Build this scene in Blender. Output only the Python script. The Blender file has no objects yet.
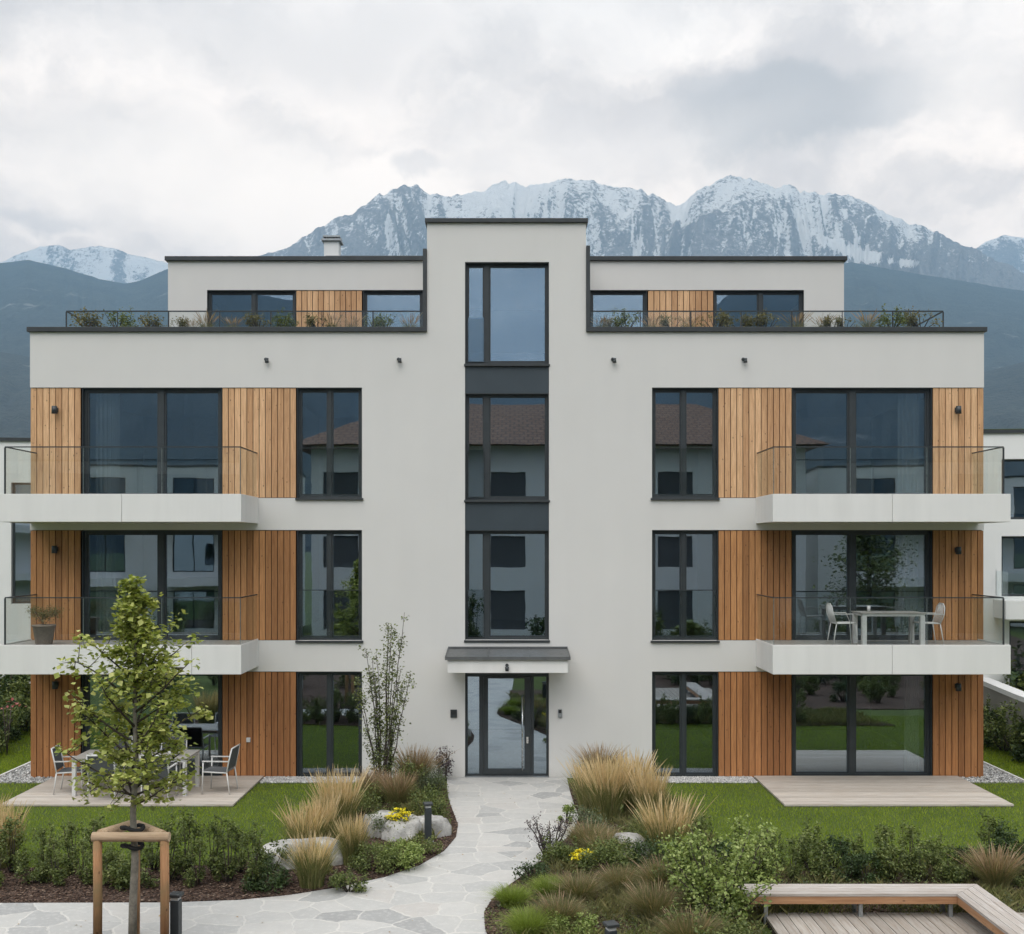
import bpy, bmesh, math, random
import numpy as np
from mathutils import Vector, Matrix, noise as mnoise

R = math.radians
random.seed(11)
RNG = np.random.default_rng(7)
SC = bpy.context.scene
COL = SC.collection

# ------------------------------------------------------------------ camera
CX, EYE, DIST, FPX, PYH = 508.0, 4.89, 23.5, 1105.0, 548.0
cam = bpy.data.cameras.new("camera")
cam_o = bpy.data.objects.new("camera", cam)
COL.objects.link(cam_o)
cam.sensor_fit = 'HORIZONTAL'
cam.sensor_width = 36.0
cam.lens = FPX / 1024.0 * 36.0
cam.shift_x = (512 - CX) / 1024.0
cam.shift_y = (PYH - 467) / 1024.0
cam.clip_start = 0.1
cam.clip_end = 60000
cam_o.location = (0, -DIST, EYE)
cam_o.rotation_euler = (R(90), 0, 0)
SC.camera = cam_o
SC.render.resolution_x, SC.render.resolution_y = 1024, 934
SC.view_settings.view_transform = 'Standard'
SC.view_settings.look = 'None'
SC.view_settings.exposure = 0.65
SC.view_settings.gamma = 1.0
SC.view_settings.use_curve_mapping = False
SC.render.engine = 'CYCLES'
cy = SC.cycles
cy.use_denoising = True
try:
    cy.denoiser = 'OPENIMAGEDENOISE'
except Exception:
    pass
cy.max_bounces = 7
cy.diffuse_bounces = 3
cy.glossy_bounces = 4
cy.transmission_bounces = 4
cy.transparent_max_bounces = 24
cy.volume_bounces = 0
cy.caustics_reflective = False
cy.caustics_refractive = False

# ------------------------------------------------------------------ node helper
class NT:
    def __init__(self, tree):
        self.t = tree
        tree.nodes.clear()
    def n(self, typ, ins=None, **kw):
        nd = self.t.nodes.new(typ)
        for k, v in kw.items():
            setattr(nd, k, v)
        if ins:
            for k, v in ins.items():
                self.set(nd, k, v)
        return nd
    def set(self, nd, k, v):
        s = nd.inputs[k]
        if isinstance(v, bpy.types.NodeSocket):
            self.t.links.new(v, s)
        elif isinstance(v, bpy.types.Node):
            self.t.links.new(v.outputs[0], s)
        else:
            if hasattr(s.default_value, '__len__') and not isinstance(v, (float, int)):
                v = tuple(v)
                if len(s.default_value) == 4 and len(v) == 3:
                    v = v + (1.0,)
            s.default_value = v
    def m(self, op, a, b=None, c=None, clamp=False):
        nd = self.t.nodes.new('ShaderNodeMath')
        nd.operation = op
        nd.use_clamp = clamp
        self.set(nd, 0, a)
        if b is not None: self.set(nd, 1, b)
        if c is not None: self.set(nd, 2, c)
        return nd.outputs[0]
    def vm(self, op, a, b=None):
        nd = self.t.nodes.new('ShaderNodeVectorMath')
        nd.operation = op
        self.set(nd, 0, a)
        if b is not None: self.set(nd, 1, b)
        return nd.outputs['Value'] if op in ('DOT_PRODUCT', 'LENGTH', 'DISTANCE') else nd.outputs[0]
    def mix(self, f, a, b, blend='MIX'):
        nd = self.t.nodes.new('ShaderNodeMix')
        nd.data_type = 'RGBA'
        nd.blend_type = blend
        nd.clamp_factor = True
        for idx, v in ((0, f), (6, a), (7, b)):
            s = nd.inputs[idx]
            if isinstance(v, bpy.types.NodeSocket):
                self.t.links.new(v, s)
            else:
                if idx and len(v) == 3: v = tuple(v) + (1.0,)
                s.default_value = v
        return nd.outputs[2]
    def noise(self, vec, scale, detail=4, rough=0.55, dist=0.0, col=False):
        nd = self.n('ShaderNodeTexNoise', {'Scale': scale, 'Detail': detail, 'Roughness': rough, 'Distortion': dist})
        if vec is not None: self.set(nd, 'Vector', vec)
        return nd.outputs[1 if col else 0]
    def ramp(self, fac, stops, interp='LINEAR'):
        nd = self.t.nodes.new('ShaderNodeValToRGB')
        self.set(nd, 0, fac)
        cr = nd.color_ramp
        cr.interpolation = interp
        while len(cr.elements) < len(stops): cr.elements.new(0.5)
        for e, (p, c) in zip(cr.elements, stops):
            e.position = p
            if isinstance(c, (int, float)): c = (c, c, c)
            e.color = (*c, 1) if len(c) == 3 else c
        return nd.outputs[0]
    def mapr(self, v, a, b, c=0.0, d=1.0, smooth=False):
        nd = self.n('ShaderNodeMapRange', {0: v, 1: a, 2: b, 3: c, 4: d})
        if smooth: nd.interpolation_type = 'SMOOTHSTEP'
        return nd.outputs[0]
    def scale(self, vec, s):
        nd = self.n('ShaderNodeMapping', {'Vector': vec, 'Scale': s})
        return nd.outputs[0]

# ------------------------------------------------------------------ world: overcast sky
W = bpy.data.worlds.new("World")
SC.world = W
W.use_nodes = True
w = NT(W.node_tree)
SUN_EL, SUN_AZ = 56.0, 198.0          # sun behind the camera, slightly to the left
sky = w.n('ShaderNodeTexSky', sky_type='NISHITA', sun_disc=False, sun_elevation=R(SUN_EL), sun_rotation=R(SUN_AZ), altitude=600, air_density=1.0, dust_density=2.0)
skyc = w.mix(1.0, sky.outputs[0], (0.1, 0.1, 0.1), 'MULTIPLY')
gd = w.n('ShaderNodeTexCoord').outputs['Generated']
dirv = w.vm('NORMALIZE', gd)
sep = w.n('ShaderNodeSeparateXYZ', {0: dirv})
DX, DY, DZ = sep.outputs
def pxdir(px, py):
    v = Vector(((px - CX) / FPX, 1.0, (PYH - py) / FPX)); v.normalize(); return v
warpc = w.noise(dirv, 7.5, 8, 0.62, col=True)
warp = w.vm('SUBTRACT', warpc, (0.5, 0.5, 0.5))
wsc = w.n('ShaderNodeVectorMath', {0: warp, 3: 0.115}, operation='SCALE').outputs[0]
dw = w.vm('ADD', dirv, wsc)
strz = w.scale(dw, (1.0, 1.0, 2.1))
n1 = w.noise(strz, 3.3, 7, 0.56)
n2 = w.noise(strz, 8.5, 6, 0.6)
nn = w.m('ADD', w.m('MULTIPLY', n1, 0.7), w.m('MULTIPLY', n2, 0.3))
cl = w.mapr(nn, 0.39, 0.60, 0.0, 1.0, True)                # 1 = bright
cloud = w.ramp(cl, [(0.0, (0.56, 0.555, 0.56)), (0.4, (0.70, 0.69, 0.685)), (1.0, (0.95, 0.93, 0.91))])
def blob(px, py, wx, wz, lo, hi):
    c = pxdir(px, py)
    d = w.vm('SUBTRACT', dw, tuple(c))
    d = w.vm('MULTIPLY', d, (FPX / wx, 1.0, FPX / wz))
    l = w.vm('LENGTH', d)
    return w.mapr(l, lo, hi, 1.0, 0.0, True)
front = w.mapr(DY, 0.3, 0.6)
for (px, py, wx, wz, lo, hi, colr, amt) in [
        (795, 112, 122, 42, 0.65, 1.08, (0.40, 0.41, 0.42), 0.85),
        (720, 84, 60, 20, 0.6, 1.1, (0.46, 0.47, 0.485), 0.6),
        (882, 104, 38, 28, 0.6, 1.1, (0.44, 0.45, 0.465), 0.7),
        (420, 157, 32, 14, 0.5, 1.15, (0.47, 0.475, 0.49), 0.8),
        (45, 222, 45, 12, 0.4, 1.2, (0.48, 0.485, 0.50), 0.7),
        (90, 135, 190, 38, 0.1, 1.3, (0.58, 0.58, 0.585), 0.65),
        (300, 40, 300, 60, 0.1, 1.3, (0.58, 0.58, 0.585), 0.65),
        (620, 15, 140, 40, 0.1, 1.2, (0.90, 0.90, 0.89), 0.6),
        (260, 190, 260, 60, 0.2, 1.3, (0.88, 0.88, 0.87), 0.75),
        (560, 150, 200, 45, 0.2, 1.2, (0.83, 0.83, 0.83), 0.5),
        (980, 60, 110, 90, 0.2, 1.2, (0.85, 0.85, 0.845), 0.5)]:
    f = w.m('MULTIPLY', w.m('MULTIPLY', blob(px, py, wx, wz, lo, hi), front), amt)
    cloud = w.mix(f, cloud, colr)
# an overcast sky is brighter towards the zenith and behind the camera, where the veiled sun stands
zen = w.mapr(DZ, 0.45, 1.0, 1.0, 1.45, True)
back = w.mapr(DY, 0.2, -0.8, 1.0, 1.2, True)
cloud = w.mix(1.0, cloud, w.n('ShaderNodeCombineXYZ', {0: w.m('MULTIPLY', zen, back), 1: w.m('MULTIPLY', zen, back), 2: w.m('MULTIPLY', zen, back)}).outputs[0], 'MULTIPLY')
low = w.m('MULTIPLY', w.mapr(DZ, 0.18, 0.62, 1.0, 0.0, True), w.mapr(DY, 0.2, 0.6, 0.0, 1.0, True))
lowc = w.mix(low, (1.0, 0.985, 0.965), (1.58, 1.34, 1.12))
cloud = w.mix(1.0, cloud, lowc, 'MULTIPLY')
skyf = w.mix(0.93, skyc, cloud)
bg = w.n('ShaderNodeBackground', {'Color': skyf, 'Strength': 1.0})
w.n('ShaderNodeOutputWorld', {0: bg.outputs[0]})
W.cycles.sampling_method = 'MANUAL'
W.cycles.sample_map_resolution = 512

sun = bpy.data.lights.new("sun", 'SUN')
sun.energy = 1.4
sun.angle = R(55)
sun.color = (1.0, 0.975, 0.94)
sun_o = bpy.data.objects.new("sun", sun)
COL.objects.link(sun_o)
az = R(SUN_AZ)
sd = Vector((math.sin(az) * math.cos(R(SUN_EL)), math.cos(az) * math.cos(R(SUN_EL)), math.sin(R(SUN_EL))))
sun_o.rotation_euler = (-sd).to_track_quat('-Z', 'Y').to_euler()
sun_o.location = (-8, -30, 40)

# ------------------------------------------------------------------ object helpers
def tag(o, label=None, cat=None, group=None, kind=None):
    if label: o['label'] = label
    if cat: o['category'] = cat
    if group: o['group'] = group
    if kind: o['kind'] = kind
    return o
def empty(name, loc=(0, 0, 0), rz=0.0, label=None, cat=None, group=None):
    o = bpy.data.objects.new(name, None)
    o.empty_display_size = 0.1
    COL.objects.link(o)
    o.location = loc
    o.rotation_euler = (0, 0, rz)
    return tag(o, label, cat, group)
def dup(root, loc, rz=0.0, sc=None, label=None, group=None):
    r = root.copy(); COL.objects.link(r)
    r.location = loc; r.rotation_euler = (0, 0, rz)
    if sc is not None: r.scale = sc if hasattr(sc, '__len__') else (sc, sc, sc)
    if label: r['label'] = label
    if group: r['group'] = group
    for ch in list(root.children):
        c = ch.copy(); COL.objects.link(c); c.parent = r
        for g in list(ch.children):
            d = g.copy(); COL.objects.link(d); d.parent = c
    return r
def link(name, me, mat=None, parent=None):
    if mat is not None:
        me.materials.clear(); me.materials.append(mat)
    o = bpy.data.objects.new(name, me)
    COL.objects.link(o)
    if parent is not None: o.parent = parent
    return o
def np_mesh(name, V, F, smooth=False):
    V = np.asarray(V, dtype=np.float32); F = np.asarray(F, dtype=np.int32)
    me = bpy.data.meshes.new(name)
    k = F.shape[1]
    me.vertices.add(len(V)); me.vertices.foreach_set('co', V.ravel())
    me.loops.add(F.size); me.loops.foreach_set('vertex_index', F.ravel())
    me.polygons.add(len(F))
    me.polygons.foreach_set('loop_start', np.arange(0, F.size, k, dtype=np.int32))
    me.polygons.foreach_set('loop_total', np.full(len(F), k, dtype=np.int32))
    if smooth: me.polygons.foreach_set('use_smooth', np.ones(len(F), dtype=bool))
    me.update(calc_edges=True)
    me.validate()
    return me

class MB:
    """collects shapes, builds ONE mesh"""
    def __init__(self): self.v = []; self.f = []; self.s = []
    def add(self, vs, fs, smooth=False):
        b = len(self.v)
        self.v += [tuple(v) for v in vs]
        self.f += [tuple(i + b for i in f) for f in fs]
        self.s += [smooth] * len(fs)
    def box(self, x0, x1, y0, y1, z0, z1):
        vs = [(x, y, z) for z in (z0, z1) for y in (y0, y1) for x in (x0, x1)]
        self.add(vs, [(0, 2, 3, 1), (4, 5, 7, 6), (0, 1, 5, 4), (2, 6, 7, 3), (0, 4, 6, 2), (1, 3, 7, 5)])
    def obox(self, c, ax, ay, az_, hx, hy, hz):
        c = Vector(c); vs = []
        for sz in (-1, 1):
            for sy in (-1, 1):
                for sx in (-1, 1):
                    vs.append(c + ax * hx * sx + ay * hy * sy + az_ * hz * sz)
        self.add(vs, [(0, 2, 3, 1), (4, 5, 7, 6), (0, 1, 5, 4), (2, 6, 7, 3), (0, 4, 6, 2), (1, 3, 7, 5)])
    def bar(self, p, q, w_, h_, up=(0, 0, 1)):
        p = Vector(p); q = Vector(q); d = q - p; L = d.length; d.normalize()
        u = Vector(up)
        if abs(d.dot(u)) > 0.95: u = Vector((1, 0, 0))
        s = d.cross(u).normalized(); u = s.cross(d).normalized()
        self.obox((p + q) / 2, d, s, u, L / 2, w_ / 2, h_ / 2)
    def tube(self, pts, rad, n=8, smooth=True, caps=True):
        pts = [Vector(p) for p in pts]
        if not hasattr(rad, '__len__'): rad = [rad] * len(pts)
        vs = []; prev = None
        for i, p in enumerate(pts):
            d = (pts[min(i + 1, len(pts) - 1)] - pts[max(i - 1, 0)]).normalized()
            if prev is None:
                a = d.orthogonal().normalized()
            else:
                a = prev - d * prev.dot(d)
                a = a.normalized() if a.length > 1e-6 else d.orthogonal().normalized()
            prev = a; b = d.cross(a)
            for k in range(n):
                t = 2 * math.pi * k / n
                vs.append(p + (a * math.cos(t) + b * math.sin(t)) * rad[i])
        fs = []
        for i in range(len(pts) - 1):
            for k in range(n):
                k2 = (k + 1) % n
                fs.append((i * n + k, i * n + k2, (i + 1) * n + k2, (i + 1) * n + k))
        self.add(vs, fs, smooth)
        if caps:
            b = len(self.v) - len(vs)
            self.f.append(tuple(b + k for k in reversed(range(n)))); self.s.append(False)
            e = b + (len(pts) - 1) * n
            self.f.append(tuple(e + k for k in range(n))); self.s.append(False)
    def poly(self, pts, z0, z1):
        """vertical prism over a polygon (list of xy), fan via tessellation"""
        from mathutils.geometry import tessellate_polygon
        n = len(pts)
        tris = tessellate_polygon([[Vector((p[0], p[1], 0)) for p in pts]])
        vs = [(p[0], p[1], z1) for p in pts] + [(p[0], p[1], z0) for p in pts]
        fs = []
        for t in tris:
            a, b, c = [Vector((pts[i][0], pts[i][1], 0)) for i in t]
            t = tuple(t)
            if (b - a).cross(c - a).z < 0: t = (t[0], t[2], t[1])
            fs.append(t)
            fs.append((t[0] + n, t[2] + n, t[1] + n))
        area = sum(pts[i][0] * pts[(i + 1) % n][1] - pts[(i + 1) % n][0] * pts[i][1] for i in range(n))
        for i in range(n):
            j = (i + 1) % n
            fs.append((i, i + n, j + n, j) if area > 0 else (i, j, j + n, i + n))
        self.add(vs, fs)
    def build(self, name, mat=None, parent=None, bevel=0.0, seg=1):
        me = bpy.data.meshes.new(name)
        me.from_pydata(self.v, [], self.f)
        me.polygons.foreach_set('use_smooth', self.s)
        me.update()
        o = link(name, me, mat, parent)
        if bevel:
            md = o.modifiers.new("bevel", 'BEVEL'); md.width = bevel; md.segments = seg; md.limit_method = 'ANGLE'
        return o

def zf(py, d=DIST): return EYE + (PYH - py) * d / FPX
def xf(px, d=DIST): return (px - CX) * d / FPX
def G(px, py, z=0.0):
    d = (EYE - z) * FPX / (py - PYH)
    return ((px - CX) * d / FPX, d - DIST)

# ------------------------------------------------------------------ materials
def pbr(name, build):
    m = bpy.data.materials.new(name); m.use_nodes = True
    t = NT(m.node_tree)
    out = t.n('ShaderNodeOutputMaterial')
    b = t.n('ShaderNodeBsdfPrincipled')
    t.t.links.new(b.outputs[0], out.inputs[0])
    build(t, b)
    m['_o'] = 1
    return m
def bump(t, b, h, strength=0.3, dist=0.01):
    nd = t.n('ShaderNodeBump', {'Strength': strength, 'Distance': dist, 'Height': h})
    t.set(b, 'Normal', nd.outputs[0])
def pos(t): return t.n('ShaderNodeNewGeometry').outputs['Position']
def objc(t): return t.n('ShaderNodeTexCoord').outputs['Object']
def island(t): return t.n('ShaderNodeNewGeometry').outputs['Random Per Island']

def m_plaster(name, c, amt=0.05, streak=0.03):
    def f(t, b):
        p = pos(t)
        a = t.noise(p, 0.6, 5, 0.6)
        s = t.noise(t.scale(p, (3.0, 3.0, 0.25)), 1.0, 4, 0.6)
        v = t.m('ADD', t.m('MULTIPLY', t.m('SUBTRACT', a, 0.5), amt * 2), t.m('MULTIPLY', t.m('SUBTRACT', s, 0.5), streak * 2))
        v = t.m('ADD', v, 1.0)
        cc = t.mix(1.0, c, t.n('ShaderNodeCombineXYZ', {0: v, 1: v, 2: v}).outputs[0], 'MULTIPLY')
        z = t.n('ShaderNodeSeparateXYZ', {0: p}).outputs[2]
        sp_ = t.m('SUBTRACT', 0.38, t.m('ADD', z, t.m('MULTIPLY', t.noise(p, 3.0, 5, 0.7), 0.45)))
        cc = t.mix(t.mapr(sp_, -0.12, 0.25, 0.0, 0.28), cc, (0.33, 0.30, 0.25))
        run = t.noise(t.scale(p, (2.2, 2.2, 0.10)), 3.0, 5, 0.65)
        cc = t.mix(t.mapr(run, 0.60, 0.80, 0.0, 0.16), cc, t.mix(1.0, cc, (0.80, 0.79, 0.77), 'MULTIPLY'))
        t.set(b, 'Base Color', cc); t.set(b, 'Roughness', 0.92)
        bump(t, b, t.noise(p, 160, 3, 0.7), 0.35, 0.003)
    return pbr(name, f)
def m_flat(name, c, rough=0.5, metal=0.0, var=0.06, sc=6.0, bmp=0.0, bsc=60):
    def f(t, b):
        p = objc(t)
        n = t.noise(p, sc, 4, 0.6)
        v = t.mapr(n, 0.3, 0.7, 1 - var, 1 + var)
        t.set(b, 'Base Color', t.mix(1.0, c, t.n('ShaderNodeCombineXYZ', {0: v, 1: v, 2: v}).outputs[0], 'MULTIPLY'))
        t.set(b, 'Roughness', t.mapr(t.noise(p, sc * 3, 3), 0.3, 0.7, max(rough - 0.06, 0.02), min(rough + 0.06, 1)))
        t.set(b, 'Metallic', metal)
        if bmp: bump(t, b, t.noise(p, bsc, 4, 0.65), bmp, 0.005)
    return pbr(name, f)
def m_wood(name, lo, hi, axis='z', rough=0.72, knots=True, grey=None):
    def f(t, b):
        p = pos(t)
        r = island(t)
        off = t.n('ShaderNodeCombineXYZ', {0: t.m('MULTIPLY', r, 37.0), 1: t.m('MULTIPLY', r, 11.0), 2: t.m('MULTIPLY', r, 53.0)}).outputs[0]
        q = t.vm('ADD', p, off)
        s = {'z': (14, 14, 0.8), 'x': (0.8, 14, 14), 'y': (14, 0.8, 14)}[axis]
        g = t.noise(t.scale(q, s), 3.0, 6, 0.65, 0.6)
        base = t.mix(t.mapr(r, 0.0, 1.0, 0.0, 1.0), lo, hi)
        dark = t.mix(1.0, base, (0.66, 0.58, 0.52), 'MULTIPLY')
        c = t.mix(t.mapr(g, 0.35, 0.7), base, dark)
        big = t.noise(q, 1.3, 3, 0.6)
        c = t.mix(t.mapr(big, 0.5, 0.8, 0.0, 0.35), c, t.mix(1.0, c, (1.25, 1.2, 1.1), 'MULTIPLY'))
        if grey:
            c = t.mix(t.mapr(t.noise(q, 2.2, 5, 0.7), 0.4, 0.65, 0.0, 0.7), c, grey)
        if knots:
            ks = {'z': (8.2, 8.2, 5.0), 'x': (5.0, 8.2, 8.2), 'y': (8.2, 5.0, 8.2)}[axis]
            vo = t.n('ShaderNodeTexVoronoi', {'Vector': t.scale(q, ks), 'Scale': 1.0})
            k = t.mapr(vo.outputs['Distance'], 0.07, 0.12, 0.6, 0.0, True)
            c = t.mix(k, c, (0.07, 0.03, 0.014))
        t.set(b, 'Base Color', c); t.set(b, 'Roughness', rough)
        bump(t, b, g, 0.35, 0.003)
    return pbr(name, f)
def m_leaf(name, cols, rough=0.5, trans=0.25, zlo=None):
    m = bpy.data.materials.new(name); m.use_nodes = True
    t = NT(m.node_tree)
    r = island(t)
    oi = t.n('ShaderNodeObjectInfo').outputs['Random']
    n = t.noise(objc(t), 3.0, 3, 0.6)
    k = t.m('ADD', t.m('MULTIPLY', r, 0.62), t.m('ADD', t.m('MULTIPLY', n, 0.45), t.m('MULTIPLY', oi, 0.12)))
    k = t.mapr(k, 0.12, 1.0)
    st = [(i / (len(cols) - 1), c) for i, c in enumerate(cols)]
    c = t.ramp(k, st)
    b = t.n('ShaderNodeBsdfPrincipled', {'Base Color': c, 'Roughness': rough})
    try: b.inputs['Specular IOR Level'].default_value = 0.35
    except Exception: pass
    tr = t.n('ShaderNodeBsdfTranslucent', {'Color': t.mix(1.0, c, (1.3, 1.35, 0.7), 'MULTIPLY')})
    mx = t.n('ShaderNodeMixShader', {0: trans, 1: b.outputs[0], 2: tr.outputs[0]})
    t.n('ShaderNodeOutputMaterial', {0: mx.outputs[0]})
    return m
def m_glass(name, refl, gcol, tcol, wav=0.0, frk=1.0):
    m = bpy.data.materials.new(name); m.use_nodes = True
    t = NT(m.node_tree)
    fr = t.n('ShaderNodeFresnel', {'IOR': 1.45}).outputs[0]
    f = t.m('ADD', t.m('MULTIPLY', fr, frk), refl, clamp=True)
    gl = t.n('ShaderNodeBsdfGlossy', {'Color': gcol, 'Roughness': 0.0})
    if wav:
        bp = t.n('ShaderNodeBump', {'Strength': 1.0, 'Distance': wav, 'Height': t.noise(pos(t), 1.1, 2, 0.5)})
        t.set(gl, 'Normal', bp.outputs[0])
    tr = t.n('ShaderNodeBsdfTransparent', {'Color': tcol})
    mx = t.n('ShaderNodeMixShader', {0: f, 1: tr.outputs[0], 2: gl.outputs[0]})
    t.n('ShaderNodeOutputMaterial', {0: mx.outputs[0]})
    return m

M = {}
M['plaster'] = m_plaster('plaster', (0.70, 0.685, 0.66))
M['white_panel'] = m_plaster('white_panel', (0.78, 0.77, 0.745), 0.04, 0.10)
M['white_render'] = m_plaster('white_render', (0.80, 0.80, 0.79))
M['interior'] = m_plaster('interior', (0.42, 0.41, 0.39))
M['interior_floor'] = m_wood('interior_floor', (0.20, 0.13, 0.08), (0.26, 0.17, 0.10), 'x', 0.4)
M['anthracite'] = m_flat('anthracite', (0.035, 0.042, 0.046), 0.42, 0.0, 0.12)
M['cap'] = m_flat('cap', (0.05, 0.055, 0.058), 0.45, 0.3, 0.15)
M['canopy_metal'] = m_flat('canopy_metal', (0.12, 0.125, 0.125), 0.5, 0.2, 0.15)
M['spandrel'] = m_flat('spandrel', (0.045, 0.060, 0.072), 0.4, 0.0, 0.08, 1.5)
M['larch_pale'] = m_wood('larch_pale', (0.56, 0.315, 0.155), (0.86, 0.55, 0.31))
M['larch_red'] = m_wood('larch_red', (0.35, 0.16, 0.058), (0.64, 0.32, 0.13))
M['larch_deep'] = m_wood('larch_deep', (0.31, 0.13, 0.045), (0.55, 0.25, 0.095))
M['membrane'] = m_flat('membrane', (0.03, 0.022, 0.018), 0.9)
M['deck'] = m_wood('deck', (0.50, 0.46, 0.41), (0.64, 0.60, 0.545), 'x', 0.8, False)
M['deck_y'] = m_wood('deck_y', (0.34, 0.31, 0.275), (0.47, 0.44, 0.40), 'y', 0.8, False)
M['bench_top_x'] = m_wood('bench_top_x', (0.46, 0.43, 0.40), (0.58, 0.55, 0.52), 'x', 0.75, False)
M['bench_top_y'] = m_wood('bench_top_y', (0.44, 0.41, 0.38), (0.56, 0.53, 0.50), 'y', 0.75, False)
M['bench_side'] = m_wood('bench_side', (0.42, 0.22, 0.11), (0.50, 0.29, 0.16), 'x', 0.7)
M['bench_side_y'] = m_wood('bench_side_y', (0.42, 0.22, 0.11), (0.50, 0.29, 0.16), 'y', 0.7)
M['stake'] = m_wood('stake', (0.40, 0.20, 0.09), (0.50, 0.28, 0.14), 'z', 0.8, True, (0.22, 0.17, 0.08))
M['rail_wood'] = m_wood('rail_wood', (0.58, 0.42, 0.27), (0.68, 0.52, 0.36), 'x', 0.75)
M['galv'] = m_flat('galv', (0.35, 0.37, 0.38), 0.45, 0.6, 0.15, 20)
M['steel'] = m_flat('steel', (0.62, 0.62, 0.61), 0.25, 0.9)
M['white_alu'] = m_flat('white_alu', (0.66, 0.655, 0.64), 0.4)
M['sling'] = m_flat('sling', (0.10, 0.105, 0.11), 0.85, 0, 0.15, 60, 0.3, 400)
M['rubber'] = m_flat('rubber', (0.02, 0.02, 0.02), 0.8)
M['pot'] = m_flat('pot', (0.24, 0.19, 0.15), 0.8, 0, 0.15, 12, 0.3)
M['tabletop'] = m_flat('tabletop', (0.36, 0.34, 0.31), 0.5, 0, 0.1, 10)
M['lamp_glass'] = m_flat('lamp_glass', (0.6, 0.6, 0.58), 0.3)
M['curtain'] = m_flat('curtain', (0.75, 0.76, 0.76), 0.9)
M['glass'] = m_glass('glass', 0.27, (0.74, 0.87, 1.0), (0.86, 0.90, 0.90), 0.0006)
M['stair_glass'] = m_glass('stair_glass', 0.28, (0.72, 0.86, 1.0), (0.84, 0.89, 0.90), 0.0006)
M['clear'] = m_glass('clear', 0.02, (0.85, 0.95, 1.0), (0.955, 0.97, 0.965), 0.0, 0.2)
M['frost'] = m_glass('frost', 0.10, (0.8, 0.9, 1.0), (0.70, 0.75, 0.77))
M['glass_edge'] = m_flat('glass_edge', (0.18, 0.22, 0.21), 0.3)
M['dark_hole'] = m_flat('dark_hole', (0.02, 0.022, 0.024), 0.5)
M['bark'] = m_flat('bark', (0.24, 0.22, 0.18), 0.9, 0, 0.35, 14, 0.8, 50)
M['bark_dark'] = m_flat('bark_dark', (0.07, 0.055, 0.045), 0.9, 0, 0.3, 14, 0.6, 40)
M['maple'] = m_leaf('maple', [(0.11, 0.145, 0.03), (0.23, 0.28, 0.06), (0.40, 0.44, 0.115), (0.58, 0.57, 0.22)])
M['hedge'] = m_leaf('hedge', [(0.045, 0.066, 0.022), (0.095, 0.125, 0.038), (0.175, 0.215, 0.065), (0.28, 0.30, 0.11)])
M['leaf_dark'] = m_leaf('leaf_dark', [(0.025, 0.045, 0.018), (0.055, 0.088, 0.03), (0.10, 0.15, 0.05)])
M['leaf_light'] = m_leaf('leaf_light', [(0.07, 0.115, 0.03), (0.16, 0.22, 0.055), (0.30, 0.37, 0.11), (0.44, 0.50, 0.20)])
M['leaf_grey'] = m_leaf('leaf_grey', [(0.06, 0.08, 0.045), (0.12, 0.15, 0.08), (0.22, 0.26, 0.15)])
M['leaf_purple'] = m_leaf('leaf_purple', [(0.035, 0.025, 0.035), (0.08, 0.055, 0.07), (0.16, 0.13, 0.13)])
M['leaf_olive'] = m_leaf('leaf_olive', [(0.07, 0.08, 0.035), (0.15, 0.18, 0.065), (0.28, 0.32, 0.12)])
M['leaf_roof'] = m_leaf('leaf_roof', [(0.09, 0.075, 0.04), (0.19, 0.17, 0.07), (0.33, 0.28, 0.13)])
M['yellow'] = m_leaf('yellow', [(0.62, 0.50, 0.01), (0.80, 0.68, 0.02), (0.9, 0.82, 0.10)])
M['pinkflower'] = m_leaf('pinkflower', [(0.5, 0.12, 0.14), (0.62, 0.22, 0.22)])
M['blade_green'] = m_leaf('blade_green', [(0.07, 0.095, 0.03), (0.15, 0.175, 0.055), (0.28, 0.27, 0.11), (0.46, 0.38, 0.20)])
M['blade_lime'] = m_leaf('blade_lime', [(0.12, 0.17, 0.03), (0.22, 0.29, 0.05), (0.34, 0.40, 0.09)])
M['blade_olive'] = m_leaf('blade_olive', [(0.09, 0.10, 0.04), (0.18, 0.18, 0.075), (0.33, 0.29, 0.14)])
M['plume'] = m_leaf('plume', [(0.42, 0.29, 0.15), (0.66, 0.50, 0.30), (0.84, 0.68, 0.46)], 0.8, 0.3)
M['plume_red'] = m_leaf('plume_red', [(0.22, 0.14, 0.085), (0.38, 0.26, 0.17), (0.54, 0.41, 0.28)], 0.8, 0.3)
def f_stone(t, b):
    p = pos(t)
    n = t.noise(p, 2.5, 8, 0.7)
    c = t.ramp(n, [(0.32, (0.20, 0.195, 0.18)), (0.48, (0.40, 0.39, 0.37)), (0.65, (0.60, 0.59, 0.56))])
    sp = t.noise(p, 30, 3, 0.7)
    c = t.mix(t.mapr(sp, 0.56, 0.68, 0, 0.5), c, (0.25, 0.235, 0.21))
    c = t.mix(t.mapr(t.noise(p, 5.5, 6, 0.65), 0.58, 0.72, 0, 0.45), c, (0.20, 0.20, 0.14))
    t.set(b, 'Base Color', c); t.set(b, 'Roughness', 0.92)
    bump(t, b, t.m('ADD', n, t.m('MULTIPLY', sp, 0.4)), 0.7, 0.04)
M['stone'] = pbr('stone', f_stone)
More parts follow.
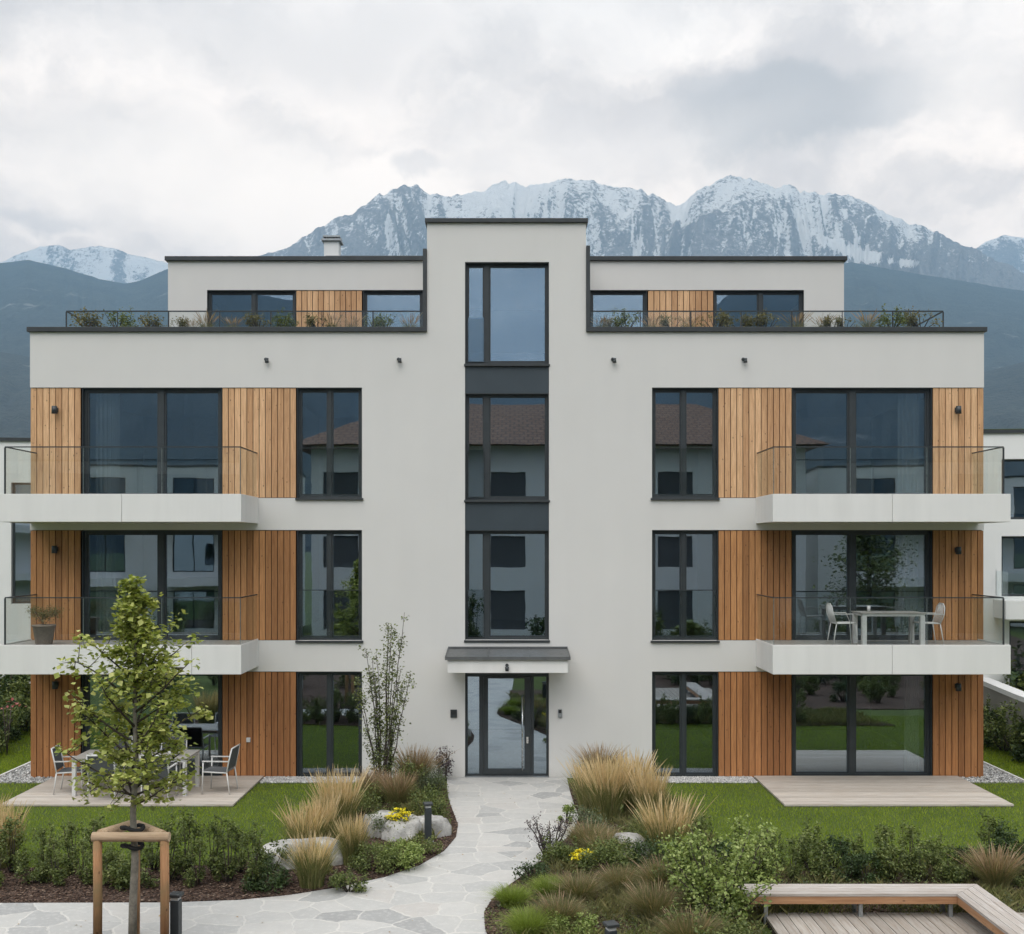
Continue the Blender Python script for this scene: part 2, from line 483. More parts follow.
def f_path(t, b):
    p = pos(t)
    wp = t.vm('ADD', p, t.n('ShaderNodeVectorMath', {0: t.vm('SUBTRACT', t.noise(p, 2.2, 5, 0.6, col=True), (0.5, 0.5, 0.5)), 3: 0.22}, operation='SCALE').outputs[0])
    q = t.scale(wp, (1.0, 1.25, 0.0))
    vc = t.n('ShaderNodeTexVoronoi', {'Vector': q, 'Scale': 1.75, 'Randomness': 1.0}, voronoi_dimensions='2D')
    ve = t.n('ShaderNodeTexVoronoi', {'Vector': q, 'Scale': 1.75, 'Randomness': 1.0}, voronoi_dimensions='2D', feature='DISTANCE_TO_EDGE')
    rr = t.n('ShaderNodeSeparateColor', {0: vc.outputs['Color']})
    c = t.ramp(rr.outputs[0], [(0.0, (0.33, 0.33, 0.325)), (0.2, (0.42, 0.42, 0.41)), (0.4, (0.49, 0.485, 0.465)), (0.8, (0.54, 0.53, 0.505)), (1.0, (0.51, 0.485, 0.455))])
    n = t.noise(p, 3.5, 7, 0.68)
    c = t.mix(t.mapr(n, 0.42, 0.68, 0, 0.45), c, (0.42, 0.42, 0.41))
    n2 = t.noise(p, 14, 5, 0.7)
    c = t.mix(t.mapr(n2, 0.5, 0.75, 0, 0.5), c, (0.70, 0.69, 0.665))
    jw = t.m('ADD', 0.008, t.m('MULTIPLY', t.noise(p, 9, 3), 0.03))
    e = t.m('SUBTRACT', ve.outputs['Distance'], jw)
    j = t.mapr(e, 0.0, 0.012, 1.0, 0.0, True)
    c = t.mix(t.m('MULTIPLY', j, t.mapr(t.noise(p, 1.5, 3), 0.35, 0.6, 0.25, 0.75)), c, (0.66, 0.64, 0.60))
    t.set(b, 'Base Color', c)
    t.set(b, 'Roughness', t.mapr(n, 0.3, 0.7, 0.55, 0.85))
    h = t.m('SUBTRACT', t.m('ADD', t.m('MULTIPLY', n, 0.3), t.m('MULTIPLY', rr.outputs[1], 0.3)), t.m('MULTIPLY', j, 0.8))
    bump(t, b, h, 0.5, 0.012)
M['flagstone'] = pbr('flagstone', f_path)
def f_mulch(t, b):
    p = pos(t)
    vo = t.n('ShaderNodeTexVoronoi', {'Vector': p, 'Scale': 38.0, 'Randomness': 1.0})
    rr = t.n('ShaderNodeSeparateColor', {0: vo.outputs['Color']})
    c = t.ramp(rr.outputs[0], [(0, (0.025, 0.014, 0.009)), (0.5, (0.075, 0.042, 0.028)), (0.85, (0.14, 0.085, 0.06)), (1, (0.24, 0.17, 0.13))])
    t.set(b, 'Base Color', c); t.set(b, 'Roughness', 0.95)
    bump(t, b, vo.outputs['Distance'], 1.0, 0.03)
M['mulch'] = pbr('mulch', f_mulch)
def f_chip(t, b):
    c = t.ramp(island(t), [(0, (0.03, 0.016, 0.010)), (0.6, (0.10, 0.055, 0.036)), (0.9, (0.20, 0.13, 0.09)), (1, (0.32, 0.24, 0.18))])
    t.set(b, 'Base Color', c); t.set(b, 'Roughness', 0.9)
M['chip'] = pbr('chip', f_chip)
def f_peb(t, b):
    c = t.ramp(island(t), [(0, (0.16, 0.16, 0.16)), (0.35, (0.36, 0.36, 0.35)), (0.8, (0.58, 0.57, 0.55)), (1, (0.78, 0.77, 0.75))])
    t.set(b, 'Base Color', c); t.set(b, 'Roughness', 0.8)
M['pebble'] = pbr('pebble', f_peb)
M['gravel_base'] = m_flat('gravel_base', (0.22, 0.21, 0.20), 0.95, 0, 0.4, 40)
def f_lawn(t, b):
    p = pos(t)
    n = t.noise(p, 0.8, 5, 0.6); n2 = t.noise(p, 45, 4, 0.7)
    c = t.ramp(n, [(0.3, (0.06, 0.095, 0.010)), (0.7, (0.11, 0.155, 0.018))])
    c = t.mix(t.mapr(n2, 0.4, 0.7, 0, 0.7), c, (0.03, 0.05, 0.010))
    t.set(b, 'Base Color', c); t.set(b, 'Roughness', 0.95)
    bump(t, b, n2, 0.8, 0.03)
M['lawn'] = pbr('lawn', f_lawn)
def m_turf():
    m = bpy.data.materials.new('turf'); m.use_nodes = True
    t = NT(m.node_tree)
    p = pos(t)
    n = t.noise(p, 0.7, 4, 0.6); n2 = t.noise(p, 3.5, 4, 0.6)
    k = t.m('ADD', t.m('MULTIPLY', island(t), 0.5), t.m('ADD', t.m('MULTIPLY', n, 0.35), t.m('MULTIPLY', n2, 0.35)))
    c = t.ramp(t.mapr(k, 0.2, 1.0), [(0, (0.115, 0.175, 0.008)), (0.5, (0.25, 0.34, 0.014)), (0.85, (0.38, 0.44, 0.030)), (1.0, (0.48, 0.46, 0.12))])
    n3 = t.noise(p, 1.7, 5, 0.7)
    c = t.mix(t.mapr(n3, 0.55, 0.75, 0, 0.5), c, (0.10, 0.19, 0.035))
    c = t.mix(t.mapr(t.noise(p, 0.9, 5, 0.75), 0.60, 0.75, 0, 0.45), c, (0.30, 0.29, 0.09))
    b = t.n('ShaderNodeBsdfPrincipled', {'Base Color': c, 'Roughness': 0.6})
    tr = t.n('ShaderNodeBsdfTranslucent', {'Color': t.mix(1.0, c, (1.2, 1.3, 0.6), 'MULTIPLY')})
    mx = t.n('ShaderNodeMixShader', {0: 0.3, 1: b.outputs[0], 2: tr.outputs[0]})
    t.n('ShaderNodeOutputMaterial', {0: mx.outputs[0]})
    return m
M['turf'] = m_turf()
def f_tiles(t, b):
    p = objc(t)
    br = t.n('ShaderNodeTexBrick', {'Vector': p, 'Color1': (0.17, 0.09, 0.055, 1), 'Color2': (0.24, 0.14, 0.09, 1), 'Mortar': (0.05, 0.025, 0.018, 1), 'Scale': 1.0, 'Mortar Size': 0.05, 'Brick Width': 0.45, 'Row Height': 0.38})
    t.set(b, 'Base Color', br.outputs[0]); t.set(b, 'Roughness', 0.8)
M['roof_tiles'] = pbr('roof_tiles', f_tiles)
# ================================================================== the large setting
def vnoise(X, Y, seed=0.0, octv=5, rough=0.5, ridged=False):
    out = np.zeros(X.size, dtype=np.float64)
    xs, ys = X.ravel(), Y.ravel()
    rs = np.random.default_rng(int(seed * 100) + 3)
    amp = 1.0; tot = 0; f = 1.0
    for o in range(octv):
        tab = rs.random((256, 256))
        gx = xs * f + 37.1 * o; gy = ys * f + 11.7 * o
        ix = np.floor(gx).astype(int); iy = np.floor(gy).astype(int)
        fx = gx - ix; fy = gy - iy
        fx = fx * fx * (3 - 2 * fx); fy = fy * fy * (3 - 2 * fy)
        a = tab[ix & 255, iy & 255]; b = tab[(ix + 1) & 255, iy & 255]
        c = tab[ix & 255, (iy + 1) & 255]; d = tab[(ix + 1) & 255, (iy + 1) & 255]
        v = (a * (1 - fx) + b * fx) * (1 - fy) + (c * (1 - fx) + d * fx) * fy
        if ridged: v = 1 - np.abs(2 * v - 1)
        out += v * amp; tot += amp; amp *= rough; f *= 2.03
    return (out / tot).reshape(X.shape)

def terrain(name, prof, D0, Dc, nu, nt, spur, mat, seed, back=False, snow=None, power=1.25, jag=0.012, urange=None):
    us = np.linspace(urange[0], urange[1], nu)
    pu = np.array([p[0] for p in prof], float); pp = np.array([p[1] for p in prof], float)
    py = np.interp(us, pu, pp)
    Zc = EYE + (PYH - py) / FPX * Dc
    ts = np.concatenate([np.linspace(0, 1, nt) ** 0.85, np.array([1.03, 1.08, 1.2, 1.5])])
    U, T = np.meshgrid(us, ts)
    ZC = np.broadcast_to(Zc, U.shape)
    n_small = vnoise(U / 14.0, T * 14, seed + 1, 6, 0.62)
    warp = (vnoise(U / 90.0, T * 3, seed + 5, 3) - 0.5) * 60
    warp = warp + (vnoise(U / 130.0, T * 0.8, seed + 9, 2) - 0.5) * 260 * T
    n_spur = vnoise((U + warp) / 62.0, T * 1.5, seed + 2, 5, 0.5, True)
    n_mid = vnoise((U + warp) / 24.0, T * 4.0, seed + 3, 5, 0.55, True)
    Tt = np.clip(T, 0, 1)
    base = np.where(T <= 1, Tt ** power, 1 - (T - 1) * 1.1)
    env = np.sin(np.pi * Tt ** 0.9) ** 0.8
    Z = ZC * base + ZC * spur * env * (n_spur - 0.55) + ZC * spur * 0.45 * (env * 0.8 + 0.12) * (n_mid - 0.55) + ZC * jag * (n_small - 0.5) * np.clip(Tt * 3, 0, 1)
    Z = np.where(T < 0.02, np.minimum(Z, -30), Z)
    D = D0 + T * (Dc - D0)
    X = (U - CX) / FPX * D
    Y = D - DIST
    if back: Y = -DIST - D
    V = np.stack([X, Y, Z], -1).reshape(-1, 3)
    nr, nc = U.shape
    i = np.arange(nr * nc).reshape(nr, nc)
    a, b, c, d = i[:-1, :-1], i[:-1, 1:], i[1:, 1:], i[1:, :-1]
    F = np.stack([a, b, c, d] if not back else [a, d, c, b], -1).reshape(-1, 4)
    me = np_mesh(name, V, F, smooth=True)
    if snow is not None:
        S = snow(U, T, Z, ZC, n_spur, n_mid, n_small)
        at = me.attributes.new('snow', 'FLOAT', 'POINT')
        at.data.foreach_set('value', S.astype(np.float32).ravel())
    o = link(name, me, mat)
    tag(o, kind='structure')
    return o

def f_mount(t, b):
    p = pos(t)
    s = t.n('ShaderNodeAttribute', attribute_name='snow').outputs['Fac']
    pk = t.n('ShaderNodeVectorMath', {0: p, 3: 0.001}, operation='SCALE').outputs[0]
    n = t.noise(pk, 9.0, 8, 0.68)
    n2 = t.noise(pk, 46.0, 7, 0.85)
    k = t.m('ADD', s, t.m('ADD', t.m('MULTIPLY', t.m('SUBTRACT', n, 0.5), 1.1), t.m('MULTIPLY', t.m('SUBTRACT', n2, 0.5), 2.3)))
    f = t.mapr(k, 0.44, 0.56, 0, 1, True)
    rock = t.ramp(n2, [(0.3, (0.14, 0.14, 0.14)), (0.7, (0.42, 0.415, 0.41))])
    z = t.n('ShaderNodeSeparateXYZ', {0: p}).outputs[2]
    tl = t.mapr(t.m('ADD', z, t.m('MULTIPLY', t.m('SUBTRACT', n, 0.5), 600)), 1000, 1150)
    rock = t.mix(tl, (0.035, 0.048, 0.035), rock)
    t.set(b, 'Base Color', t.mix(f, rock, (0.95, 0.95, 0.93))); t.set(b, 'Roughness', 0.95)
    bump(t, b, t.m('ADD', n, t.m('MULTIPLY', n2, 0.4)), 1.0, 60)
M['mountain'] = pbr('mountain', f_mount)
def f_forest(t, b):
    p = pos(t)
    pk = t.n('ShaderNodeVectorMath', {0: p, 3: 0.001}, operation='SCALE').outputs[0]
    n = t.noise(pk, 5.0, 8, 0.65); n2 = t.noise(pk, 60.0, 5, 0.7)
    c = t.ramp(n, [(0.3, (0.035, 0.046, 0.046)), (0.7, (0.070, 0.086, 0.078))])
    c = t.mix(t.mapr(n2, 0.45, 0.6, 0, 0.6), c, (0.018, 0.026, 0.026))
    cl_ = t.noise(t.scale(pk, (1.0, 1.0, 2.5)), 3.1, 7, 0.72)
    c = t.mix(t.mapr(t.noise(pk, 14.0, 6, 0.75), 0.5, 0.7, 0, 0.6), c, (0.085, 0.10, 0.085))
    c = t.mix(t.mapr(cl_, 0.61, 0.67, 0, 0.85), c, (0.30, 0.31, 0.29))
    t.set(b, 'Base Color', c); t.set(b, 'Roughness', 1.0)
    bump(t, b, n2, 1.0, 25)
M['forest'] = pbr('forest', f_forest)

prof_main = [(-400, 330), (100, 300), (230, 268), (255, 258), (290, 245), (330, 222), (365, 205), (390, 192), (403, 187), (418, 189), (428, 196), (445, 198), (470, 193), (485, 192), (492, 185), (505, 183), (520, 187), (545, 182), (565, 178), (590, 181), (610, 187), (640, 193), (665, 200), (680, 203), (700, 192), (720, 182), (735, 178), (755, 180), (775, 186), (790, 183), (800, 190), (830, 192), (860, 199), (880, 209), (900, 218), (925, 226), (950, 240), (975, 250), (1000, 262), (1024, 272), (1100, 290), (1400, 300)]
def snow_main(U, T, Z, ZC, sp, md, sm):
    py = PYH - (Z - EYE) / (3700 + T * 1900) * FPX
    up = np.clip((222 - py) / 34.0, -1.5, 1.0)
    e = 0.53 + 0.26 * up - 0.9 * (sp - 0.60) - 1.0 * (md - 0.60)
    e += 0.10 * np.exp(-((U - 690) / 150.0) ** 2) + 0.10 * np.exp(-((U - 560) / 70.0) ** 2) - 0.10 * np.exp(-((U - 380) / 75.0) ** 2)
    # the long snow apron lying under the right-hand ridge
    yb = np.interp(U, [780, 850, 900, 960], [226, 256, 269, 278])
    e += 0.75 * np.exp(-((py - yb + 5) / 7.0) ** 2) * np.clip((U - 790) / 60, 0, 1) * np.clip((990 - U) / 40, 0, 1)
    wv = (vnoise(U / 50.0, T * 3, 31, 3) - 0.5) * 70
    l1 = vnoise((U + wv) / 11.0, T * 1.1, 33, 2, 0.5, True); l2 = vnoise((U - wv * 1.3 + T * 160) / 15.0, T * 1.3, 35, 2, 0.5, True)
    gu = np.gradient(Z, axis=1); sc_ = np.std(gu) + 1e-6
    e += 0.13 * np.clip(gu / sc_, -1.6, 1.6)
    low = np.clip((py - 196) / 20, 0, 1)
    e += low * (0.34 * np.clip((l1 - 0.88) / 0.08, 0, 1) + 0.34 * np.clip((l2 - 0.90) / 0.08, 0, 1))
    e -= np.clip((py - 262) / 12, 0, 1) * 1.0
    return e
terrain('mountains', prof_main, 3700, 5600, 1700, 300, 0.32, M['mountain'], 1, snow=snow_main, jag=0.03, urange=(-300, 1300))
prof_far = [(-500, 300), (-200, 250), (-60, 262), (0, 262), (20, 254), (40, 246), (58, 245), (70, 250), (85, 248), (100, 246), (118, 249), (135, 256), (165, 262), (230, 280), (500, 300), (900, 300), (955, 262), (985, 242), (1003, 236), (1024, 239), (1060, 232), (1120, 250), (1400, 270)]
def snow_far(U, T, Z, ZC, sp, md, sm):
    return 0.72 - 1.2 * (sp - 0.6) - 1.0 * (md - 0.6)
terrain('mountains', prof_far, 6500, 7600, 1000, 90, 0.16, M['mountain'], 4, snow=snow_far, urange=(-500, 1400))
prof_hill = [(-700, 240), (-200, 262), (0, 263), (28, 260), (60, 267), (100, 279), (125, 284), (140, 281), (168, 269), (230, 256), (300, 266), (400, 300), (600, 300), (700, 300), (800, 285), (830, 268), (850, 262), (900, 271), (960, 281), (1024, 291), (1150, 300), (1700, 280)]
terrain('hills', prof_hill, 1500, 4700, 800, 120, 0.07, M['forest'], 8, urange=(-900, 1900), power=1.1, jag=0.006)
prof_low = [(-900, 330), (-300, 345), (0, 352), (120, 372), (260, 392), (600, 420), (800, 402), (984, 372), (1024, 362), (1300, 340), (1900, 330)]
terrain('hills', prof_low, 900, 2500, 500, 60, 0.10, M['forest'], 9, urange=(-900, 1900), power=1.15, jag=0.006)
prof_back = [(-1200, 250), (0, 292), (200, 283), (320, 300), (360, 370), (430, 388), (560, 388), (650, 380), (690, 320), (740, 288), (900, 278), (1200, 270), (2200, 250)]
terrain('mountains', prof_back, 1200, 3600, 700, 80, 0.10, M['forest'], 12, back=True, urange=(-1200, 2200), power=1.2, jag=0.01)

def f_ground(t, b):
    p = pos(t)
    n = t.noise(p, 0.05, 6, 0.6)
    c = t.ramp(n, [(0.35, (0.05, 0.08, 0.025)), (0.65, (0.10, 0.13, 0.05))])
    t.set(b, 'Base Color', c); t.set(b, 'Roughness', 1.0)
M['ground'] = pbr('ground', f_ground)
g = MB(); g.box(-16000, 16000, -16000, 16000, -1.0, -0.06)
tag(g.build('ground', M['ground']), kind='structure')
g = MB(); g.box(-22, 22, -40, 24, -0.5, 0.0)
tag(g.build('lawn', M['lawn']), kind='structure')

# path, beds, gravel
path_l = [(447, 779), (447, 790), (449, 802), (454, 815), (458, 826), (456, 838), (444, 852), (420, 866), (385, 878), (340, 888), (290, 896), (240, 901), (170, 903.5), (0, 904), (-160, 904)]
path_r = [(567, 779), (570, 792), (574, 805), (579, 818), (574, 832), (556, 850), (530, 872), (506, 889), (492, 901), (484, 914), (485, 930), (495, 955), (515, 1000)]
path_b = [(-160, 937), (60, 937), (160, 938), (230, 945), (290, 965), (350, 1010)]
PL = [G(*p) for p in path_l]; PR = [G(*p) for p in path_r]; PB = [G(*p) for p in path_b]
path_poly = [(PL[0][0], -0.02)] + PL + PB + [(PB[-1][0] - 0.1, -20), (PR[-1][0] + 0.2, -20)] + PR[::-1] + [(PR[0][0], -0.02)]
g = MB(); g.poly(path_poly, -0.2, 0.016)
tag(g.build('path', M['flagstone']), kind='structure')
bedL_top = [(-160, 868), (0, 869), (120, 871), (230, 866), (280, 856), (325, 828), (350, 806), (372, 793), (410, 786), (446, 784)]
bedL = [G(*p) for p in bedL_top] + PL[1:]
bedR_top = [(569, 784), (600, 784), (650, 790), (690, 812), (715, 850), (760, 873), (860, 873), (1000, 866), (1200, 866)]
bedR = PR[1:][::-1] + [G(*p) for p in bedR_top] + [(9.8, -9.05), (3.2, -9.05), (3.2, -14), (PR[-1][0], -14)]
bedF = [G(-160, 938.5), G(60, 938.5), G(160, 939.5), G(230, 946.5), G(290, 966.5), G(350, 1012), (PB[-1][0] - 0.1, -19), (-9, -19)]
for bp in (bedL, bedR, bedF):
    g = MB(); g.poly(bp, -0.2, 0.03)
    tag(g.build('mulch_bed', M['mulch']), kind='structure')
XL, XR = xf(30), xf(984)
XT0, XT1 = xf(427), xf(586)
grav = [[(XL - 0.62, -0.55), (-9.6, -0.55), (-9.6, 0.0), (XL, 0.0), (XL, 11), (XL - 0.62, 11)],
        [(-5.15, -0.55), (-2.6, -0.55), (-2.6, 0.0), (-5.15, 0.0)],
        [(2.9, -0.55), (5.18, -0.55), (5.18, 0.0), (2.9, 0.0)],
        [(9.6, -0.55), (XR + 0.62, -0.55), (XR + 0.62, 11), (XR, 11), (XR, 0.0), (9.6, 0.0)]]
for gp in grav:
    g = MB(); g.poly(gp, -0.2, 0.008)
    tag(g.build('gravel_strip', M['gravel_base']), kind='structure')
g = MB()
g.box(XL - 0.68, XL - 0.63, -0.5, 11, -0.1, 0.05)
g.box(XR + 0.63, XR + 0.68, -0.5, 11, -0.1, 0.05)
tag(g.build('kerb', M['white_panel']), kind='structure')

def inpoly(P, poly):
    x, y = P[:, 0], P[:, 1]; ins = np.zeros(len(P), bool); n = len(poly)
    for i in range(n):
        x0, y0 = poly[i]; x1, y1 = poly[(i + 1) % n]
        c = ((y0 > y) != (y1 > y)) & (x < (x1 - x0) * (y - y0) / ((y1 - y0) or 1e-9) + x0)
        ins ^= c
    return ins
# lawn blades
def lawn_blades(n, x0, x1, y0, y1, h, wd, rng):
    P = np.stack([rng.uniform(x0, x1, n), rng.uniform(y0, y1, n)], -1)
    bad = inpoly(P, path_poly) | inpoly(P, bedL) | inpoly(P, bedR) | inpoly(P, bedF)
    for gp in grav: bad |= inpoly(P, gp)
    bad |= (P[:, 0] > -9.62) & (P[:, 0] < -5.18) & (P[:, 1] > -2.67) & (P[:, 1] < 0.1)
    bad |= (P[:, 0] > 5.2) & (P[:, 0] < 9.57) & (P[:, 1] > -2.67) & (P[:, 1] < 0.1)
    bad |= (P[:, 0] > XL - 0.69) & (P[:, 0] < XR + 0.69) & (P[:, 1] > -0.5)
    P = P[~bad]; n = len(P)
    a = rng.uniform(0, 2 * np.pi, n); hh = h * rng.uniform(0.6, 1.35, n)
    ww = wd * rng.uniform(0.7, 1.3, n)
    lean = rng.normal(0, 0.35, (n, 2)) * hh[:, None]
    B = np.zeros((n, 3, 3), np.float32)
    dx, dy = np.cos(a) * ww / 2, np.sin(a) * ww / 2
    B[:, 0] = np.stack([P[:, 0] - dx, P[:, 1] - dy, np.zeros(n)], -1)
    B[:, 1] = np.stack([P[:, 0] + dx, P[:, 1] + dy, np.zeros(n)], -1)
    B[:, 2] = np.stack([P[:, 0] + lean[:, 0], P[:, 1] + lean[:, 1], hh], -1)
    return B
B = np.concatenate([lawn_blades(230000, -12, 12, -8.3, 3, 0.045, 0.009, RNG), lawn_blades(30000, -14, -10, 0, 9, 0.05, 0.012, RNG), lawn_blades(30000, 10, 14, 0, 9, 0.05, 0.012, RNG)])
me = np_mesh('lawn_grass', B.reshape(-1, 3), np.arange(len(B) * 3).reshape(-1, 3))
tag(link('lawn_grass', me, M['turf']), 'short green lawn grass around the building', 'grass', kind='stuff')

def scatter_in(poly, n, rng):
    xs = [p[0] for p in poly]; ys = [p[1] for p in poly]
    P = np.stack([rng.uniform(max(min(xs), -11), min(max(xs), 11.5), n), rng.uniform(max(min(ys), -12.5), min(max(ys), 9), n)], -1)
    return P[inpoly(P, poly)]
OCT = np.array([(1, 0, 0), (-1, 0, 0), (0, 1, 0), (0, -1, 0), (0, 0, 1), (0, 0, -1)], float)
OF = np.array([(0, 2, 4), (2, 1, 4), (1, 3, 4), (3, 0, 4), (2, 0, 5), (1, 2, 5), (3, 1, 5), (0, 3, 5)])
def pebbles(P, size, flat, rng, z):
    n = len(P)
    S = size * rng.uniform(0.5, 1.3, (n, 1, 3)); S[..., 2] *= flat
    V = OCT[None] * S * rng.uniform(0.75, 1.2, (n, 6, 1))
    a = rng.uniform(0, 6.28, n); c, s = np.cos(a)[:, None], np.sin(a)[:, None]
    X = V[..., 0] * c - V[..., 1] * s; Y = V[..., 0] * s + V[..., 1] * c
    tl = rng.normal(0, 0.3, (n, 1))
    Z = V[..., 2] + X * tl
    V = np.stack([X + P[:, 0:1], Y + P[:, 1:2], Z + z + rng.uniform(0, 0.012, (n, 1))], -1)
    F = OF[None] + (np.arange(n) * 6)[:, None, None]
    return V.reshape(-1, 3), F.reshape(-1, 3)
P = np.concatenate([scatter_in(gp, 9000, RNG) for gp in grav])
V, F = pebbles(P, 0.028, 0.7, RNG, 0.012)
tag(link('gravel', np_mesh('gravel', V, F), M['pebble']), 'pale rounded gravel along the foot of the facade', 'gravel', kind='stuff')
P = np.concatenate([scatter_in(bedL, 26000, RNG), scatter_in(bedR, 30000, RNG), scatter_in(bedF, 5000, RNG)])
V, F = pebbles(P, 0.024, 0.35, RNG, 0.034)
tag(link('bark_mulch', np_mesh('bark_mulch', V, F), M['chip']), 'brown bark chips covering the planting beds', 'bark mulch', kind='stuff')

# ================================================================== the apartment building
BLD = empty('apartment_building', (0, 0, 0), 0, 'three storey grey rendered apartment block with larch cladding, penthouses and a central stair tower', 'building')
def grid_wall(mb, x0, x1, z0, z1, y0, y1, ops):
    """a wall slab in the XZ plane with rectangular openings; only real surfaces"""
    xs = sorted({x0, x1, *[max(x0, min(x1, v)) for o in ops for v in o[:2]]})
    zs = sorted({z0, z1, *[max(z0, min(z1, v)) for o in ops for v in o[2:]]})
    nx, nz = len(xs) - 1, len(zs) - 1
    solid = np.ones((nx, nz), bool)
    for i in range(nx):
        for k in range(nz):
            cx, cz = (xs[i] + xs[i + 1]) / 2, (zs[k] + zs[k + 1]) / 2
            if any(o[0] < cx < o[1] and o[2] < cz < o[3] for o in ops): solid[i, k] = False
    ok = lambda i, k: 0 <= i < nx and 0 <= k < nz and solid[i, k]
    for i in range(nx):
        for k in range(nz):
            if not solid[i, k]: continue
            a, b, c, d = xs[i], xs[i + 1], zs[k], zs[k + 1]
            mb.add([(a, y0, c), (b, y0, c), (b, y0, d), (a, y0, d)], [(0, 1, 2, 3)])
            mb.add([(a, y1, c), (b, y1, c), (b, y1, d), (a, y1, d)], [(3, 2, 1, 0)])
            if not ok(i - 1, k): mb.add([(a, y0, c), (a, y1, c), (a, y1, d), (a, y0, d)], [(3, 2, 1, 0)])
            if not ok(i + 1, k): mb.add([(b, y0, c), (b, y1, c), (b, y1, d), (b, y0, d)], [(0, 1, 2, 3)])
            if not ok(i, k - 1): mb.add([(a, y0, c), (b, y0, c), (b, y1, c), (a, y1, c)], [(3, 2, 1, 0)])
            if not ok(i, k + 1): mb.add([(a, y0, d), (b, y0, d), (b, y1, d), (a, y1, d)], [(0, 1, 2, 3)])

ZROOF = zf(332)                     # top of the wall under the main parapet cap
ZTOW = zf(223)
FL = [(0.0, zf(671.5)), (zf(640.5), zf(530)), (zf(498), zf(387.5))]     # opening z ranges, ground to third
TH = 0.36
ops = []
for (a, b) in FL:
    ops.append((XL - 1, xf(362), a - 0.0, b))
    ops.append((xf(652), XR + 1, a - 0.0, b))
ops[0] = (XL - 1, xf(362), -1, FL[0][1]); ops[1] = (xf(652), XR + 1, -1, FL[0][1])
TWX = (xf(465), xf(549))
ops.append((*TWX, -1, zf(674) + 0.02))
ops.append((*TWX, zf(640), zf(262)))
wl = MB()
grid_wall(wl, XL, XR, 0.0, ZROOF, 0.0, TH, ops + [(XT0, XT1, ZROOF - 0.5, 99)])
g_t = MB()
# tower front, above the main roof line
grid_wall(wl, XT0, XT1, ZROOF - 0.5, ZTOW, 0.0, TH, ops)
# side and back walls
YB = 12.0
wl.box(XL, XL + TH, TH, YB, 0, ZROOF); wl.box(XR - TH, XR, TH, YB, 0, ZROOF)
wl.box(XL + TH, XR - TH, YB - TH, YB, 0, ZROOF)
wl.box(XT0, XT0 + TH, TH, 8, ZROOF - 0.5, ZTOW); wl.box(XT1 - TH, XT1, TH, 8, ZROOF - 0.5, ZTOW); wl.box(XT0 + TH, XT1 - TH, 8 - TH, 8, ZROOF - 0.5, ZTOW)
wl.build('wall', M['plaster'], BLD)
# penthouses
YP = 2.5; DP = DIST + YP
ZP = zf(261, DP)
PX0, PX1 = xf(168, DP), xf(844, DP)
PW = {'L': [(xf(207, DP), xf(295.5, DP)), (xf(296, DP), xf(362, DP)), (xf(363, DP), xf(423, DP))],
      'R': [(xf(590, DP), xf(647, DP)), (xf(648, DP), xf(713.5, DP)), (xf(714, DP), xf(804, DP))]}
ZPW = (9.12, zf(290, DP))
pw = MB()
grid_wall(pw, PX0, XT0, 9.0, ZP, YP, YP + 0.3, [(PW['L'][0][0], PW['L'][2][1], *ZPW)])
grid_wall(pw, XT1, PX1, 9.0, ZP, YP, YP + 0.3, [(PW['R'][0][0], PW['R'][2][1], *ZPW)])
pw.box(PX0, PX0 + 0.3, YP + 0.3, 10.5, 9.0, ZP); pw.box(PX1 - 0.3, PX1, YP + 0.3, 10.5, 9.0, ZP)
pw.box(PX0 + 0.3, PX1 - 0.3, 10.2, 10.5, 9.0, ZP)
pw.build('penthouse_wall', M['plaster'], BLD)
rf = MB()
rf.box(PX0 + 0.01, XT0 - 0.01, YP + 0.01, 10.49, ZP - 0.35, ZP - 0.1)
rf.box(XT1 + 0.01, PX1 - 0.01, YP + 0.01, 10.49, ZP - 0.35, ZP - 0.1)
rf.box(XT0 + TH, XT1 - TH, TH, 8 - TH, ZTOW - 0.4, ZTOW - 0.15)
rf.box(XL + TH, XR - TH, TH, YB - TH, 8.75, 9.1)
RF = rf.build('roof', M['cap'], BLD)
cp = MB()
t_ = 0.10
def ring(mb, x0, x1, y0, y1, z0, z1, wd, sides='fblr'):
    if 'f' in sides: mb.box(x0, x1, y0, y0 + wd, z0, z1)
    if 'b' in sides: mb.box(x0, x1, y1 - wd, y1, z0, z1)
    if 'l' in sides: mb.box(x0, x0 + wd, y0 + wd, y1 - wd, z0, z1)
    if 'r' in sides: mb.box(x1 - wd, x1, y0 + wd, y1 - wd, z0, z1)
ring(cp, XL - 0.05, XT0 - 0.002, -0.06, YB + 0.06, ZROOF, ZROOF + 0.1, 0.46, 'fbl')
ring(cp, XT1 + 0.002, XR + 0.05, -0.06, YB + 0.06, ZROOF, ZROOF + 0.1, 0.46, 'fbr')
ring(cp, XT0 - 0.04, XT1 + 0.04, -0.06, 8.05, ZTOW, ZTOW + 0.09, 0.46)
ring(cp, PX0 - 0.06, XT0 - 0.002, YP - 0.07, 10.56, ZP, ZP + 0.1, 0.42, 'fbl')
ring(cp, XT1 + 0.002, PX1 + 0.06, YP - 0.07, 10.56, ZP, ZP + 0.1, 0.42, 'fbr')
cp.box(xf(323, DP), XT0 - 0.1, YP + 0.35, YP + 0.6, ZP, ZP + 0.22)
cp.box(XT1 + 0.1, xf(688, DP), YP + 0.35, YP + 0.6, ZP, ZP + 0.19)
